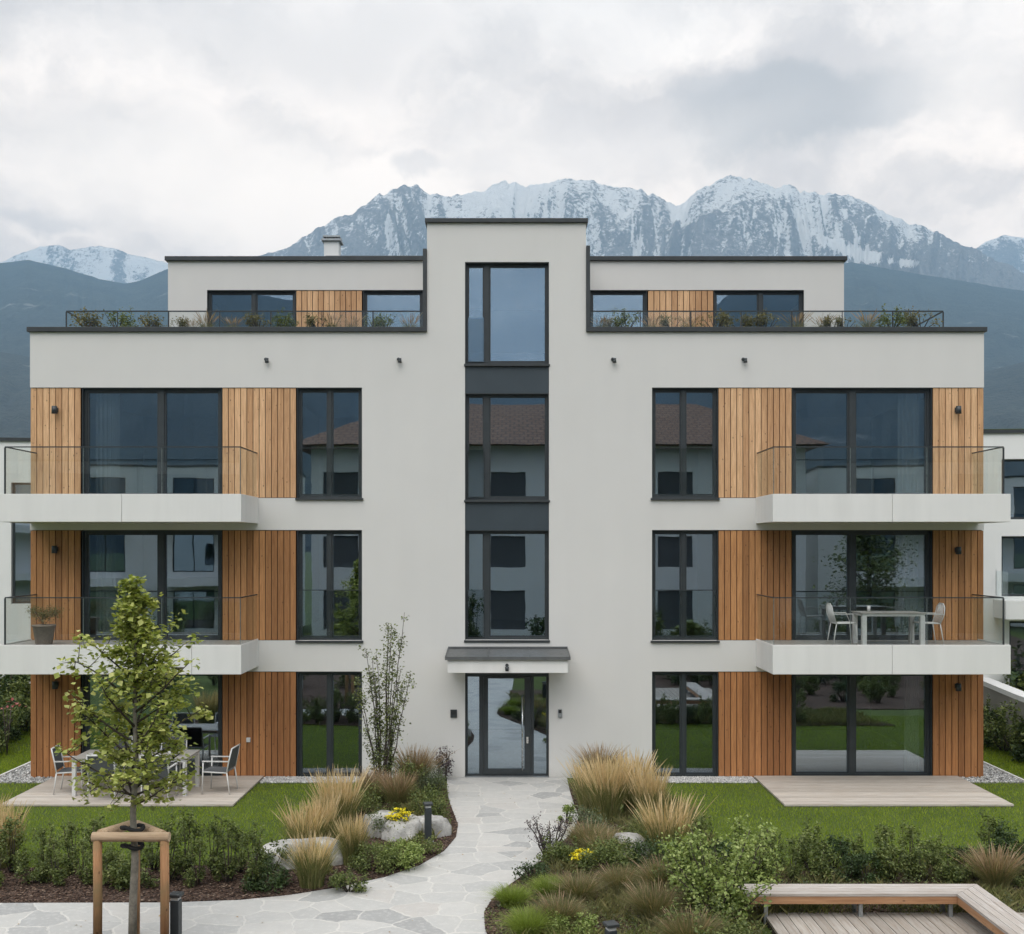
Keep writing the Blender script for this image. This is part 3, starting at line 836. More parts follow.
# narrow dark sheet-metal upstands either side of the tower
cp.box(XT0 - 0.085, XT0 - 0.003, -0.045, 0.34, ZROOF + 0.102, zf(249)); cp.box(XT1 + 0.003, XT1 + 0.085, -0.045, 0.34, ZROOF + 0.102, zf(246))
cp.build('parapet_cap', M['cap'], BLD, 0.006)

# cladding: vertical larch boards over a dark membrane
def cladding(x0, x1, z0, z1, mat, yfront=0.015, side=None, par=BLD, pitch=0.1345):
    mb = MB()
    n = max(1, round((x1 - x0) / pitch)); p = (x1 - x0) / n
    for i in range(n):
        jit = random.uniform(-0.003, 0.003)
        mb.box(x0 + i * p + 0.008, x0 + (i + 1) * p - 0.008, yfront + jit, yfront + 0.028, z0 + 0.012, z1 - 0.012)
    if side:
        xs = x0 if side < 0 else x1
        m_ = 3
        for i in range(m_):
            ya, yb = yfront + 0.032 + i * 0.11, yfront + 0.032 + (i + 1) * 0.11 - 0.01
            mb.box(*((xs, xs + 0.026) if side < 0 else (xs - 0.026, xs)), ya, yb, z0 + 0.012, z1 - 0.012)
    o = mb.build('cladding', mat, par)
    bk = MB(); bk.box(x0 + (0.03 if side == -1 else 0.002), x1 - (0.03 if side == 1 else 0.002), yfront + 0.029, 0.355, z0 + 0.002, z1 - 0.002)
    bk.build('membrane', M['membrane'], o)
    return o
def window(x0, x1, z0, z1, muls=(), y=0.10, fr=0.055, mw=0.075, dep=0.09, glass='glass', sill=False, guard=None, name='window', hbars=(), par=BLD):
    mb = MB()
    mb.box(x0, x1, y, y + dep, z1 - fr, z1); mb.box(x0, x1, y, y + dep, z0, z0 + fr)
    mb.box(x0, x0 + fr, y, y + dep, z0 + fr, z1 - fr); mb.box(x1 - fr, x1, y, y + dep, z0 + fr, z1 - fr)
    edges = [x0 + fr]
    for m_ in muls:
        mb.box(m_ - mw / 2, m_ + mw / 2, y - 0.004, y + dep, z0 + fr, z1 - fr); edges += [m_ - mw / 2, m_ + mw / 2]
    edges.append(x1 - fr)
    # inner sash profile, set back
    for a, b in zip(edges[::2], edges[1::2]):
        s = 0.035
        mb.box(a, b, y + 0.02, y + dep - 0.01, z1 - fr - s, z1 - fr); mb.box(a, b, y + 0.02, y + dep - 0.01, z0 + fr, z0 + fr + s)
        mb.box(a, a + s, y + 0.02, y + dep - 0.01, z0 + fr + s, z1 - fr - s); mb.box(b - s, b, y + 0.02, y + dep - 0.01, z0 + fr + s, z1 - fr - s)
    # sheet-metal reveal
    mb.box(x0 - 0.0, x0 + 0.012, 0.012, y, z0, z1); mb.box(x1 - 0.012, x1, 0.012, y, z0, z1); mb.box(x0 + 0.012, x1 - 0.012, 0.012, y, z1 - 0.02, z1)
    o = mb.build(name, M['anthracite'], par)
    for a, b in zip(edges[::2], edges[1::2]):
        s = 0.036
        p = MB(); p.box(a + s, b - s, y + 0.05, y + 0.062, z0 + fr + s, z1 - fr - s)
        p.build('pane', M[glass], o)
    if sill:
        p = MB(); p.box(x0 - 0.03, x1 + 0.03, -0.05, y, z0 - 0.045, z0 - 0.002); p.build('sill', M['cap'], o, 0.004)
    if guard:
        p = MB(); p.box(x0 + 0.02, x1 - 0.02, 0.055, 0.071, z0 + 0.05, guard); p.build('guard_glass', M['clear'], o)
        p = MB(); p.box(x0 + 0.02, x1 - 0.02, 0.052, 0.074, guard, guard + 0.012); p.build('guard_edge', M['anthracite'], o)
    return o
WX = {'A': (30, 80.5), 'B': (82, 221.5), 'C': (222, 296), 'D': (297, 362)}
WR = {'A': (933, 984), 'B': (792.5, 932), 'C': (718.5, 792), 'D': (652, 718)}
for fi, (z0, z1) in enumerate(FL):
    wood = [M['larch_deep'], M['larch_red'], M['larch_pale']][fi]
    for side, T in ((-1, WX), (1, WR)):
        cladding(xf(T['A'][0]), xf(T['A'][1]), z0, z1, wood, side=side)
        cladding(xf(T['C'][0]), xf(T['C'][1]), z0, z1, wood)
        mx = xf(160) if side < 0 else xf(853.5)
        window(xf(T['B'][0]), xf(T['B'][1]), z0, z1, (mx,), fr=0.07, mw=0.12)
        mx = xf(329) if side < 0 else xf(684)
        window(xf(T['D'][0]), xf(T['D'][1]), z0, z1, (mx,), sill=fi > 0, guard=(z0 + 1.06) if fi > 0 else None)
        # jamb post between cladding A and the glass
zt = [(zf(640) , zf(530)), (zf(500), zf(393)), (zf(364), zf(262))]
for i, (a, b) in enumerate(zt):
    gl = 'stair_glass'
    wd = window(TWX[0], TWX[1], a, b, (xf(486.5),), glass=gl, fr=0.05, mw=0.1)
    p = MB(); p.box(TWX[0] - 0.02, TWX[1] + 0.02, -0.03, 0.1, a - 0.05, a - 0.002); p.build('sill', M['cap'], wd, 0.004)
    zg = [zf(590), zf(449.5), zf(316.5)][i]
    p = MB(); p.box(TWX[0] + 0.06, xf(484), 0.075, 0.087, a + 0.06, zg); p.build('guard_glass', M['frost'], wd)
sp = MB()
for (a, b) in ((zf(530), zf(500) - 0.05), (zf(393), zf(364) - 0.05)):
    sp = MB(); sp.box(TWX[0] + 0.001, TWX[1] - 0.001, 0.03, 0.2, a + 0.001, b - 0.003)
    sp.build('spandrel_panel', M['spandrel'], BLD)
for k, S in PW.items():
    w0, wd, w1 = (S[0], S[1], S[2])
    big, small = (w0, w1) if k == 'L' else (w1, w0)
    o = window(*big, *ZPW, (sum(big) / 2 + (0.05 if k == 'L' else 0.05),), y=0.08, fr=0.05)
    o.location.y = YP
    o = window(*small, *ZPW, (), y=0.08, fr=0.05); o.location.y = YP
    o = cladding(*wd, *ZPW, M['larch_pale']); o.location.y = YP
# floors, partitions and party walls behind the glass
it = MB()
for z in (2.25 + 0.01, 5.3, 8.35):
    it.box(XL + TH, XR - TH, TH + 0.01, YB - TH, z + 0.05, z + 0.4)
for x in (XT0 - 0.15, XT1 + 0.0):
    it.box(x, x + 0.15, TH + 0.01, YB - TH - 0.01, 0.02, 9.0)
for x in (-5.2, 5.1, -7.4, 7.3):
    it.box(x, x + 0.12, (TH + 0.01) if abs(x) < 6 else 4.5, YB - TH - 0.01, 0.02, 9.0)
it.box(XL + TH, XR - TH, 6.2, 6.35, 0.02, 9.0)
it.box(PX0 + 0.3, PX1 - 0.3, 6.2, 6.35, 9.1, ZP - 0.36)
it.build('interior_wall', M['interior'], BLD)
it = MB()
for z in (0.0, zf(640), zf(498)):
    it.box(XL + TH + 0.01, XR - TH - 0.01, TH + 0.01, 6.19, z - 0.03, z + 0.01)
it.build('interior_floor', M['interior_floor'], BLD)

# balconies
def balcony(side, ztop, zbot, name_l, joints, floor_visible):
    root = empty('balcony', (0, 0, 0)); root.parent = BLD
    root['label'] = name_l
    x0, x1 = (-10.15, -5.31) if side < 0 else (5.27, 10.0)
    yf = -1.5
    s = MB(); s.box(x0 + 0.02, x1 - 0.02, yf + 0.02, -0.002, zbot + 0.012, ztop - 0.055); s.build('slab', M['white_panel'], root)
    s = MB(); s.box(x0 + 0.04, x1 - 0.04, yf + 0.05, -0.004, ztop - 0.055, ztop - 0.03); s.build('floor_tiles', M['tabletop'], root)
    j = xf(joints, DIST + yf)
    for a, b in ((x0, j - 0.004), (j + 0.004, x1)):
        s = MB(); s.box(a, b, yf - 0.02, yf + 0.02, zbot, ztop); s.build('parapet_panel', M['white_panel'], root, 0.004)
    for a in (x0, x1 - 0.02):
        s = MB(); s.box(a, a + 0.02, yf + 0.021, -0.003, zbot, ztop); s.build('parapet_panel', M['white_panel'], root, 0.004)
    ra, rb = (x0 + 0.06 + 0.06, x1 - 0.03) if side < 0 else (x0 + 0.03, x1 - 0.12)
    zr = ztop + 0.95
    yr = yf + 0.035
    h = MB()
    h.box(ra, rb, yr - 0.015, yr + 0.015, zr - 0.022, zr)
    h.box(ra - 0.012, ra + 0.018, yr + 0.015, -0.002, zr - 0.022, zr); h.box(rb - 0.018, rb + 0.012, yr + 0.015, -0.002, zr - 0.022, zr)
    h.build('handrail', M['anthracite'], root)
    n = 3
    L = (rb - ra) / n
    for i in range(n):
        g_ = MB(); g_.box(ra + i * L + 0.012, ra + (i + 1) * L - 0.012, yr - 0.008, yr + 0.008, ztop + 0.004, zr - 0.023); g_.build('glass_panel', M['clear'], root)
        if i:
            e_ = MB(); e_.box(ra + i * L - 0.003, ra + i * L + 0.003, yr - 0.01, yr + 0.01, ztop + 0.002, zr - 0.023); e_.build('post', M['glass_edge'], root)
    for xx in (ra, rb):
        g_ = MB(); g_.box(xx - 0.006, xx + 0.010, yr + 0.03, -0.03, ztop - 0.02, zr - 0.023); g_.build('glass_panel', M['clear'], root)
    ox = ra if side < 0 else rb
    for xx, m_ in ((ox, 'anthracite'), (rb if side < 0 else ra, 'glass_edge')):
        e_ = MB(); w_ = 0.014 if m_ == 'anthracite' else 0.005
        e_.box(xx - w_, xx + w_, yr - w_, yr + w_, ztop + 0.002, zr - 0.023); e_.build('post', M[m_], root)
    return root
ZB = [(2.96, 2.375), (5.966, 5.41)]
balcony(-1, *ZB[0], 'middle balcony on the left, with the potted plant', 192, True)
balcony(-1, *ZB[1], 'upper balcony on the left, empty', 122, False)
balcony(1, *ZB[0], 'middle balcony on the right, with dining table', 892, True)
balcony(1, *ZB[1], 'upper balcony on the right, empty', 892, False)

# roof railing and planters
for side, (xa, xb) in (('left', (xf(66, 24.0), XT0 - 0.1)), ('right', (XT1 + 0.12, xf(943.5, 24.0)))):
    root = empty('roof_railing', (0, 0, 0)); root.parent = BLD
    yr = 0.52; zr = zf(310.5, 24.0); zb = ZROOF + 0.02
    h = MB(); h.box(xa, xb, yr - 0.015, yr + 0.015, zr - 0.025, zr)
    ox = xa if side == 'left' else xb
    h.box(ox - 0.013, ox + 0.013, yr + 0.015, 6, zr - 0.025, zr)
    h.build('handrail', M['anthracite'], root)
    n = 7; L = (xb - xa) / n
    for i in range(n + 1):
        thick = 0.014 if (i in (0, n) or i % 2 == 0) else 0.007
        e_ = MB(); e_.box(xa + i * L - thick, xa + i * L + thick, yr - 0.01, yr + 0.01, zb, zr - 0.026); e_.build('post', M['anthracite'], root)
        if i < n:
            g_ = MB(); g_.box(xa + i * L + 0.016, xa + (i + 1) * L - 0.016, yr - 0.006, yr + 0.006, zb, zr - 0.026); g_.build('glass_panel', M['clear'], root)
    p = MB(); p.box(min(xa, xb) + 0.05, max(xa, xb) - 0.05, 0.42, 0.50, 9.1, ZROOF + 0.06)
    p.box(min(xa, xb) + 0.05, max(xa, xb) - 0.05, 0.58, 1.2, 9.1, ZROOF + 0.16)
    p.build('planter', M['mulch'], root)

# chimney with its cowl
ch = MB(); xc = xf(332.5, 29.0); ch.box(xc - 0.19, xc + 0.19, 5.3, 5.7, ZP - 0.2, zf(243, 29)); C_ = ch.build('chimney', M['white_render'], RF)
ch = MB(); zc = zf(243, 29)
ch.box(xc - 0.25, xc + 0.25, 5.24, 5.76, zc, zc + 0.05); ch.box(xc - 0.14, xc + 0.14, 5.36, 5.64, zc + 0.05, zc + 0.11)
for k in range(6): ch.box(xc - 0.21 + k * 0.075, xc - 0.19 + k * 0.075, 5.3, 5.7, zc + 0.05, zc + 0.10)
ch.box(xc - 0.22, xc + 0.22, 5.28, 5.72, zc + 0.10, zc + 0.14)
ch.build('chimney_cowl', M['galv'], RF)

# canopy, door, intercom
cn = empty('entrance_canopy', (0, 0, 0)); cn.parent = BLD
dc = 0.95
xa, xb = xf(447.5, DIST - dc), xf(568, DIST - dc)
b_ = MB(); b_.box(xa, xb, -dc, -0.002, zf(673, DIST - dc), zf(660, DIST - dc)); b_.build('canopy_box', M['white_panel'], cn, 0.004)
zc0 = zf(660, DIST - dc); zc1 = zf(646.5)
r_ = MB()
vs = [(xa - 0.05, -dc - 0.05, zc0 + 0.002), (xb + 0.05, -dc - 0.05, zc0 + 0.002), (xb + 0.05, -0.003, zc0 + 0.002), (xa - 0.05, -0.003, zc0 + 0.002),
      (xa - 0.05, -dc - 0.05, zc0 + 0.07), (xb + 0.05, -dc - 0.05, zc0 + 0.07), (xb + 0.05, -0.003, zc0 + 0.15), (xa - 0.05, -0.003, zc0 + 0.15)]
r_.add(vs, [(3, 2, 1, 0), (4, 5, 6, 7), (0, 1, 5, 4), (2, 3, 7, 6), (3, 0, 4, 7), (1, 2, 6, 5)])
r_.box(xa - 0.04, xb + 0.04, -0.04, -0.004, zc0 + 0.152, zc1)
for xx in (xa - 0.035, xb + 0.035, xa + 0.83, xa + 1.68):
    r_.bar((xx, -dc, zc0 + 0.075), (xx, -0.05, zc0 + 0.153), 0.02, 0.025)
r_.build('canopy_roof', M['canopy_metal'], cn)
xq = xf(507, 22.5); sp_ = MB()
sp_.tube([(xq, -dc - 0.021, zf(665.5, 22.5)), (xq, -dc - 0.04, zf(665.5, 22.5))], 0.035, 12)
sp_.tube([(xq, -dc - 0.03, zf(665.5, 22.5)), (xq, -dc - 0.08, zf(667.3, 22.5))], 0.014, 8)
sp_.tube([(xq, -dc - 0.085, zf(666.8, 22.5)), (xq, -dc - 0.085, zf(671.0, 22.5))], [0.042, 0.034], 14)
sp_.build('canopy_lamp', M['anthracite'], cn)

dz1 = zf(674)
en = empty('entrance_door', (0, 0, 0)); en.parent = BLD
e_ = MB(); y0, y1 = 0.12, 0.2
e_.box(TWX[0], TWX[1], y0, y1, dz1 - 0.07, dz1 + 0.02)
e_.box(TWX[0], TWX[1], y0, y1, 0.0, 0.06)
for a, b in ((465, 467.5), (479, 483.5), (531, 534), (546.5, 549)):
    e_.box(xf(a), xf(b), y0, y1, 0.06, dz1 - 0.07)
e_.build('door_frame', M['anthracite'], en)
for a, b in ((467.5, 479), (534, 546.5)):
    p = MB(); p.box(xf(a), xf(b), 0.155, 0.165, 0.06, dz1 - 0.07); p.build('sidelight', M['glass'], en)
l_ = MB(); a0, a1 = xf(483.5) + 0.004, xf(531) - 0.004; y0 = 0.10
b0, b1 = xf(488), xf(524.5); zb0, zb1 = 0.17, zf(679)
l_.box(a0, b0, y0, 0.19, 0.065, dz1 - 0.075); l_.box(b1, a1, y0, 0.19, 0.065, dz1 - 0.075); l_.box(b0, b1, y0, 0.19, 0.065, zb0); l_.box(b0, b1, y0, 0.19, zb1, dz1 - 0.075)
l_.build('door_leaf', M['anthracite'], en)
p = MB(); p.box(b0, b1, 0.14, 0.155, zb0, zb1); p.build('door_pane', M['glass'], en)
h_ = MB(); hx = xf(522.5)
h_.tube([(hx, 0.03, zf(771)), (hx, 0.03, zf(697))], 0.017, 10)
for z in (0.35, 1.5): h_.tube([(hx, 0.03, z), (hx, 0.10, z)], 0.010, 8)
h_.build('pull_handle', M['steel'], en)
k_ = MB(); k_.box(xf(526.5), xf(528.5), 0.085, 0.10, 0.72, 0.86); k_.build('lock', M['steel'], en)
e_ = MB(); e_.box(TWX[0] + 0.01, TWX[1] - 0.01, -0.02, 0.12, 0.0, 0.022); e_.build('threshold', M['galv'], en)
ic = MB(); ic.box(xf(450.5), xf(457), -0.03, -0.001, zf(717.5), zf(709.5)); ic.build('intercom', M['anthracite'], BLD, 0.005)
ic = MB(); ic.box(xf(452), xf(456), -0.033, -0.0305, zf(714.5), zf(711)); ic.build('intercom_display', M['dark_hole'], BLD)
ic = MB(); ic.box(xf(558), xf(562), -0.035, -0.001, zf(717.5), zf(709)); ic.build('key_reader', M['galv'], BLD, 0.005)
ic = MB(); ic.box(xf(558.6), xf(561.4), -0.040, -0.036, zf(712.8), zf(709.6)); ic.build('key_reader_lens', M['dark_hole'], BLD)
ic = MB(); ic.box(xf(246.5), xf(250.5), -0.035, 0.012, zf(742), zf(737.5)); ic.build('outdoor_socket', M['white_alu'], BLD, 0.006)

def wall_lamp(px, py, kind):
    x, z = xf(px), zf(py)
    m_ = MB()
    if kind == 'down':
        yb = 0.012
        m_.box(x - 0.035, x + 0.035, yb - 0.03, yb, z - 0.05, z + 0.05)
        m_.tube([(x, yb - 0.03, z), (x, yb - 0.075, z)], 0.02, 8)
        m_.tube([(x, yb - 0.12, z + 0.07), (x, yb - 0.12, z - 0.09)], [0.055, 0.06], 14)
    else:
        m_.tube([(x - 0.02, -0.001, z + 0.035), (x - 0.02, -0.02, z + 0.035)], 0.036, 12)
        m_.tube([(x - 0.02, -0.02, z + 0.035), (x, -0.07, z + 0.03)], 0.013, 8)
        m_.tube([(x - 0.04, -0.075, z + 0.028), (x + 0.045, -0.075, z + 0.028)], 0.024, 10)
        m_.tube([(x + 0.012, -0.075, z + 0.01), (x + 0.015, -0.085, z - 0.045)], [0.036, 0.042], 12)
    return m_.build('wall_lamp', M['anthracite'], BLD)
for p in ((56.5, 410), (56.5, 549), (57, 684), (956.5, 410), (956.5, 550), (956.5, 686)): wall_lamp(*p, 'down')
for p in ((267, 361), (399.5, 361), (613.5, 361), (744, 361)): wall_lamp(*p, 'ball')

# curtains hanging inside
def curtain(px0, px1, z0, z1, label, y=0.42):
    n = 60; V = []; F = []
    x0, x1 = xf(px0), xf(px1)
    for i in range(n + 1):
        t = i / n; x = x0 + (x1 - x0) * t; yy = y + 0.05 * math.sin(t * 34) + 0.02 * math.sin(t * 71 + 1)
        for z in (z0 + 0.03, z1 - 0.05):
            for dy in (0, 0.006): V.append((x, yy + dy, z))
    for i in range(n):
        a = i * 4; b = a + 4
        F += [(a, b, b + 2, a + 2), (b + 1, a + 1, a + 3, b + 3)]
    mb = MB(); mb.add(V, F, True)
    tag(mb.build('curtain', M['curtain']), label, 'curtain', 'sheer curtains behind the big windows')
curtain(88, 112, *FL[2], 'white sheer curtain behind the upper left balcony window')
curtain(88, 108, *FL[1], 'white sheer curtain behind the middle left balcony window')
curtain(905, 927, *FL[2], 'white sheer curtain behind the upper right balcony window')
curtain(906, 926, *FL[1], 'white sheer curtain behind the middle right balcony window')
curtain(912, 927, *FL[0], 'white sheer curtain behind the ground floor right patio window')
# ================================================================== terrace decks, furniture
for x0, x1, lab in ((-9.6, -5.19, 'left'), (5.22, 9.55, 'right')):
    d = MB(); n = 19; p = 2.64 / n
    for i in range(n):
        d.box(x0 + random.uniform(0, 0.006), x1, -2.65 + i * p + 0.004, -2.65 + (i + 1) * p - 0.004, 0.015, 0.05 + random.uniform(-0.001, 0.001))
    tag(d.build('terrace', M['deck']), kind='structure')
d = MB(); d.box(3.35, 6.9, -14, -9.0, 0.0, 0.06); tag(d.build('terrace', M['membrane']), kind='structure')
d = MB(); n = 24; p = 3.55 / n
for i in range(n):
    d.box(3.35 + i * p + 0.005, 3.35 + (i + 1) * p - 0.005, -14, -8.98 + random.uniform(-0.004, 0.004), 0.064, 0.10)
tag(d.build('terrace', M['deck_y']), kind='structure')

def garden_chair(label, loc, rz, group):
    """sits facing +x"""
    t = empty('garden_chair', loc, rz, label, 'chair', group)
    r = 0.014
    for sy in (-1, 1):
        m = MB(); m.tube([(0.25, sy * 0.26, 0.0), (0.23, sy * 0.26, 0.64)], r, 8); m.build('leg', M['white_alu'], t)
        m = MB(); m.tube([(-0.30, sy * 0.25, 0.0), (-0.24, sy * 0.26, 0.44)], r, 8); m.build('leg', M['white_alu'], t)
        m = MB(); m.tube([(-0.24, sy * 0.26, 0.42), (-0.28, sy * 0.26, 0.64), (-0.34, sy * 0.25, 0.90)], r, 8)
        m.build('back_post', M['white_alu'], t)
        m = MB(); m.bar((0.25, sy * 0.26, 0.65), (-0.29, sy * 0.26, 0.65), 0.04, 0.018); m.build('armrest', M['white_alu'], t)
    m = MB()
    for sy in (-1, 1): m.tube([(0.24, sy * 0.25, 0.44), (-0.25, sy * 0.25, 0.42)], r, 8)
    m.tube([(0.24, -0.25, 0.44), (0.24, 0.25, 0.44)], r, 8); m.tube([(-0.34, -0.25, 0.90), (-0.34, 0.25, 0.90)], r, 8)
    m.build('seat_frame', M['white_alu'], t)
    m = MB(); m.bar((0.235, 0, 0.452), (-0.24, 0, 0.432), 0.48, 0.008); m.build('seat', M['sling'], t)
    m = MB(); m.bar((-0.25, 0, 0.47), (-0.285, 0, 0.64), 0.48, 0.008, (1, 0, 0)); m.bar((-0.285, 0, 0.64), (-0.336, 0, 0.885), 0.48, 0.008, (1, 0, 0)); m.build('backrest', M['sling'], t)
    return t
GC = 'garden chairs round the terrace table'
zt_ = 0.05
c0 = garden_chair('white framed garden chair at the right end of the terrace table, in plain view', (xf(217, 21.8), -1.55, zt_), R(180 - 4), GC)
dup(c0, (xf(72, 21.9), -1.55, zt_), R(6), label='garden chair at the left end of the terrace table, next to the cladding')
dup(c0, (xf(105, 21.2), -2.22, zt_), R(90), label='near-side garden chair left of the young tree trunk, its back to the lawn')
dup(c0, (xf(158, 21.2), -2.22, zt_), R(90), label='near-side garden chair right of the young tree trunk, its back to the lawn')
dup(c0, (xf(112, 22.6), -0.75, zt_), R(-90), label='far-side garden chair by the glass, behind the left half of the terrace table')
dup(c0, (xf(168, 22.6), -0.75, zt_), R(-88), label='far-side garden chair by the glass, behind the right half of the terrace table')
def table(name, label, loc, L, Wd, H, leg, grp=None, slats=True):
    t = empty(name, loc, 0, label, 'table', grp)
    m = MB()
    n = 6
    for i in range(n): m.box(-L / 2, L / 2, -Wd / 2 + i * Wd / n + 0.003, -Wd / 2 + (i + 1) * Wd / n - 0.003, H - 0.025, H)
    m.build('tabletop', M['tabletop'], t)
    m = MB(); m.box(-L / 2 + 0.02, L / 2 - 0.02, -Wd / 2 + 0.02, Wd / 2 - 0.02, H - 0.07, H - 0.027); m.build('apron', M['white_alu'], t)
    for sx in (-1, 1):
        for sy in (-1, 1):
            x, y = sx * (L / 2 - leg / 2 - 0.01), sy * (Wd / 2 - leg / 2 - 0.01)
            m = MB(); m.box(x - leg / 2, x + leg / 2, y - leg / 2, y + leg / 2, 0, H - 0.072); m.build('leg', M['white_alu'], t)
    return t
table('garden_table', 'long slatted dining table on the left terrace behind the young tree', (xf(137, 22.0), -1.5, zt_), 2.25, 0.95, 0.74, 0.07)
# things on the terrace table
for i, (px, y, c) in enumerate(((95, -1.7, 'plate'), (175, -1.65, 'bowl'))):
    m = MB(); x = xf(px, 21.9)
    m.tube([(x, y, zt_ + 0.742), (x, y, zt_ + 0.75), (x, y, zt_ + (0.765 if c == 'plate' else 0.82))], [0.05, 0.07, 0.13], 20, caps=True)
    tag(m.build(c, M['white_alu']), 'white %s on the %s of the terrace table' % (c, 'left half' if i == 0 else 'right half'), c)

def balcony_chair(label, loc, rz, group):
    t = empty('balcony_chair', loc, rz, label, 'chair', group)
    r = 0.011
    for sy in (-1, 1):
        m = MB(); m.tube([(0.23, sy * 0.22, 0.0), (0.19, sy * 0.2, 0.43)], r, 8); m.build('leg', M['white_alu'], t)
        m = MB(); m.tube([(-0.27, sy * 0.22, 0.0), (-0.20, sy * 0.2, 0.43)], r, 8); m.build('leg', M['white_alu'], t)
    m = MB()
    m.tube([(0.2, -0.21, 0.44), (0.2, 0.21, 0.44), (-0.2, 0.21, 0.43), (-0.2, -0.21, 0.43), (0.2, -0.21, 0.44)], r, 8)
    for i in range(9): m.tube([(0.2, -0.18 + i * 0.045, 0.44), (-0.2, -0.18 + i * 0.045, 0.43)], 0.006, 6)
    m.build('seat', M['white_alu'], t)
    m = MB()
    arc = [(-0.2, -0.21, 0.43), (-0.27, -0.23, 0.62), (-0.29, -0.20, 0.76), (-0.30, -0.1, 0.83), (-0.30, 0.1, 0.83), (-0.29, 0.20, 0.76), (-0.27, 0.23, 0.62), (-0.2, 0.21, 0.43)]
    m.tube(arc, r, 8)
    for i in range(7):
        y = -0.15 + i * 0.05; m.tube([(-0.2, y * 1.1, 0.43), (-0.265, y, 0.62), (-0.30, y * 0.8, 0.83 - abs(y) * 0.15)], 0.006, 6)
    m.build('backrest', M['white_alu'], t)
    m = MB()
    for sy in (-1, 1): m.tube([(-0.265, sy * 0.23, 0.62), (0.12, sy * 0.24, 0.63), (0.2, sy * 0.22, 0.44)], 0.009, 8)
    m.build('armrest', M['white_alu'], t)
    return t
zb_ = 2.96 - 0.03
BC = 'chairs round the balcony table'
b0_ = balcony_chair('white wire chair at the left end of the balcony table', (xf(843, 22.55), -0.98, zb_), 0, BC)
dup(b0_, (xf(926, 22.55), -0.98, zb_), R(180), label='white wire chair at the right end of the balcony table, beside the cladding')
#dup(b0_, (xf(878, 23.0), -0.42, zb_), R(-90), label='white wire chair behind the balcony table, left one against the glass')
#dup(b0_, (xf(902, 23.0), -0.42, zb_), R(-90), label='white wire chair behind the balcony table, right one against the glass')
table('balcony_table', 'pale slatted table with thick square legs on the middle right balcony', (xf(888, 22.5), -1.0, zb_), 1.28, 0.7, 0.66, 0.09)
m = MB(); x = xf(868, 22.6); m.tube([(x, -0.95, zb_ + 0.662), (x, -0.95, zb_ + 0.78)], [0.03, 0.035], 12); tag(m.build('jug', M['white_alu']), 'small white jug on the balcony table', 'jug')

# bollards
def bollard(label, x, y, rz=0):
    t = empty('bollard_light', (x, y, 0.03), rz, label, 'bollard', 'bollard lights beside the path')
    m = MB(); m.box(-0.055, 0.055, -0.055, 0.055, 0, 0.56); m.build('post', M['anthracite'], t, 0.006)
    m = MB(); m.box(-0.045, 0.045, -0.045, 0.045, 0.561, 0.60); m.build('lens', M['lamp_glass'], t)
    m = MB(); m.box(-0.075, 0.075, -0.075, 0.075, 0.601, 0.64); m.build('cap', M['cap'], t, 0.006)
    m = MB(); m.box(-0.09, 0.09, -0.09, 0.09, -0.02, 0.008); m.build('base_plate', M['galv'], t)
    return t
bo = bollard('dark bollard light in the left bed, in front of the boulders and yellow flowers', *G(428, 843), R(12))
def bol(px, pt, lab, rz):
    dd = (EYE - 0.67) * FPX / (pt - PYH)
    dup(bo, ((px - CX) * dd / FPX, dd - DIST, 0.03), rz, label=lab)
bol(176, 893, 'dark bollard light standing beside the staked young tree', R(-8))
bol(611, 922.5, 'bollard light whose round-cornered top just shows at the foot of the right bed', R(20))

# bench
bn = empty('corner_bench', (6.0, -9.2, 0.0), 0, 'low L shaped bench with weathered slat top and reddish wooden side boards', 'bench')
OX, OY = 6.0, -9.2
def lb(mb, x0, x1, y0, y1, z0, z1): mb.box(x0 - OX, x1 - OX, y0 - OY, y1 - OY, z0, z1)
bx0, bx1, bx2 = 3.02, 5.80, 6.24
yb0, yb1 = -9.22, -8.79
def prism(mb, pts, z0, z1): mb.poly([(p[0] - OX, p[1] - OY) for p in pts], z0, z1)
m = MB(); n = 4
for i in range(n):
    f0, f1 = i / n, (i + 1) / n
    y0_, y1_ = yb0 + (yb1 - yb0) * f0 + 0.004, yb0 + (yb1 - yb0) * f1 - 0.004
    k = (bx2 - bx1) / (yb1 - yb0)
    prism(m, [(bx0, y0_), (bx1 + (y0_ - yb0) * k - 0.003, y0_), (bx1 + (y1_ - yb0) * k - 0.003, y1_), (bx0, y1_)], 0.385, 0.42)
m.build('slat_top', M['bench_top_x'], bn)
m = MB()
for i in range(n):
    f0, f1 = i / n, (i + 1) / n
    x0_, x1_ = bx1 + (bx2 - bx1) * f0 + 0.004, bx1 + (bx2 - bx1) * f1 - 0.004
    k = (yb1 - yb0) / (bx2 - bx1)
    prism(m, [(x0_, -13.0), (x1_, -13.0), (x1_, yb0 + (x1_ - bx1) * k - 0.004), (x0_, yb0 + (x0_ - bx1) * k - 0.004)], 0.385, 0.42)
m.build('slat_top', M['bench_top_y'], bn)
m = MB(); lb(m, bx0 + 0.01, bx1 + 0.03, yb0 + 0.012, yb0 + 0.045, 0.285, 0.384); lb(m, bx0 + 0.01, bx2 - 0.05, yb1 - 0.045, yb1 - 0.012, 0.285, 0.384); lb(m, bx0 + 0.01, bx0 + 0.04, yb0 + 0.046, yb1 - 0.046, 0.285, 0.384)
m.build('side_board', M['bench_side'], bn)
m = MB(); lb(m, bx1 + 0.012, bx1 + 0.045, -13, yb0 + 0.010, 0.285, 0.384); lb(m, bx2 - 0.045, bx2 - 0.012, -13, yb1 - 0.05, 0.285, 0.384)
m.build('side_board', M['bench_side_y'], bn)
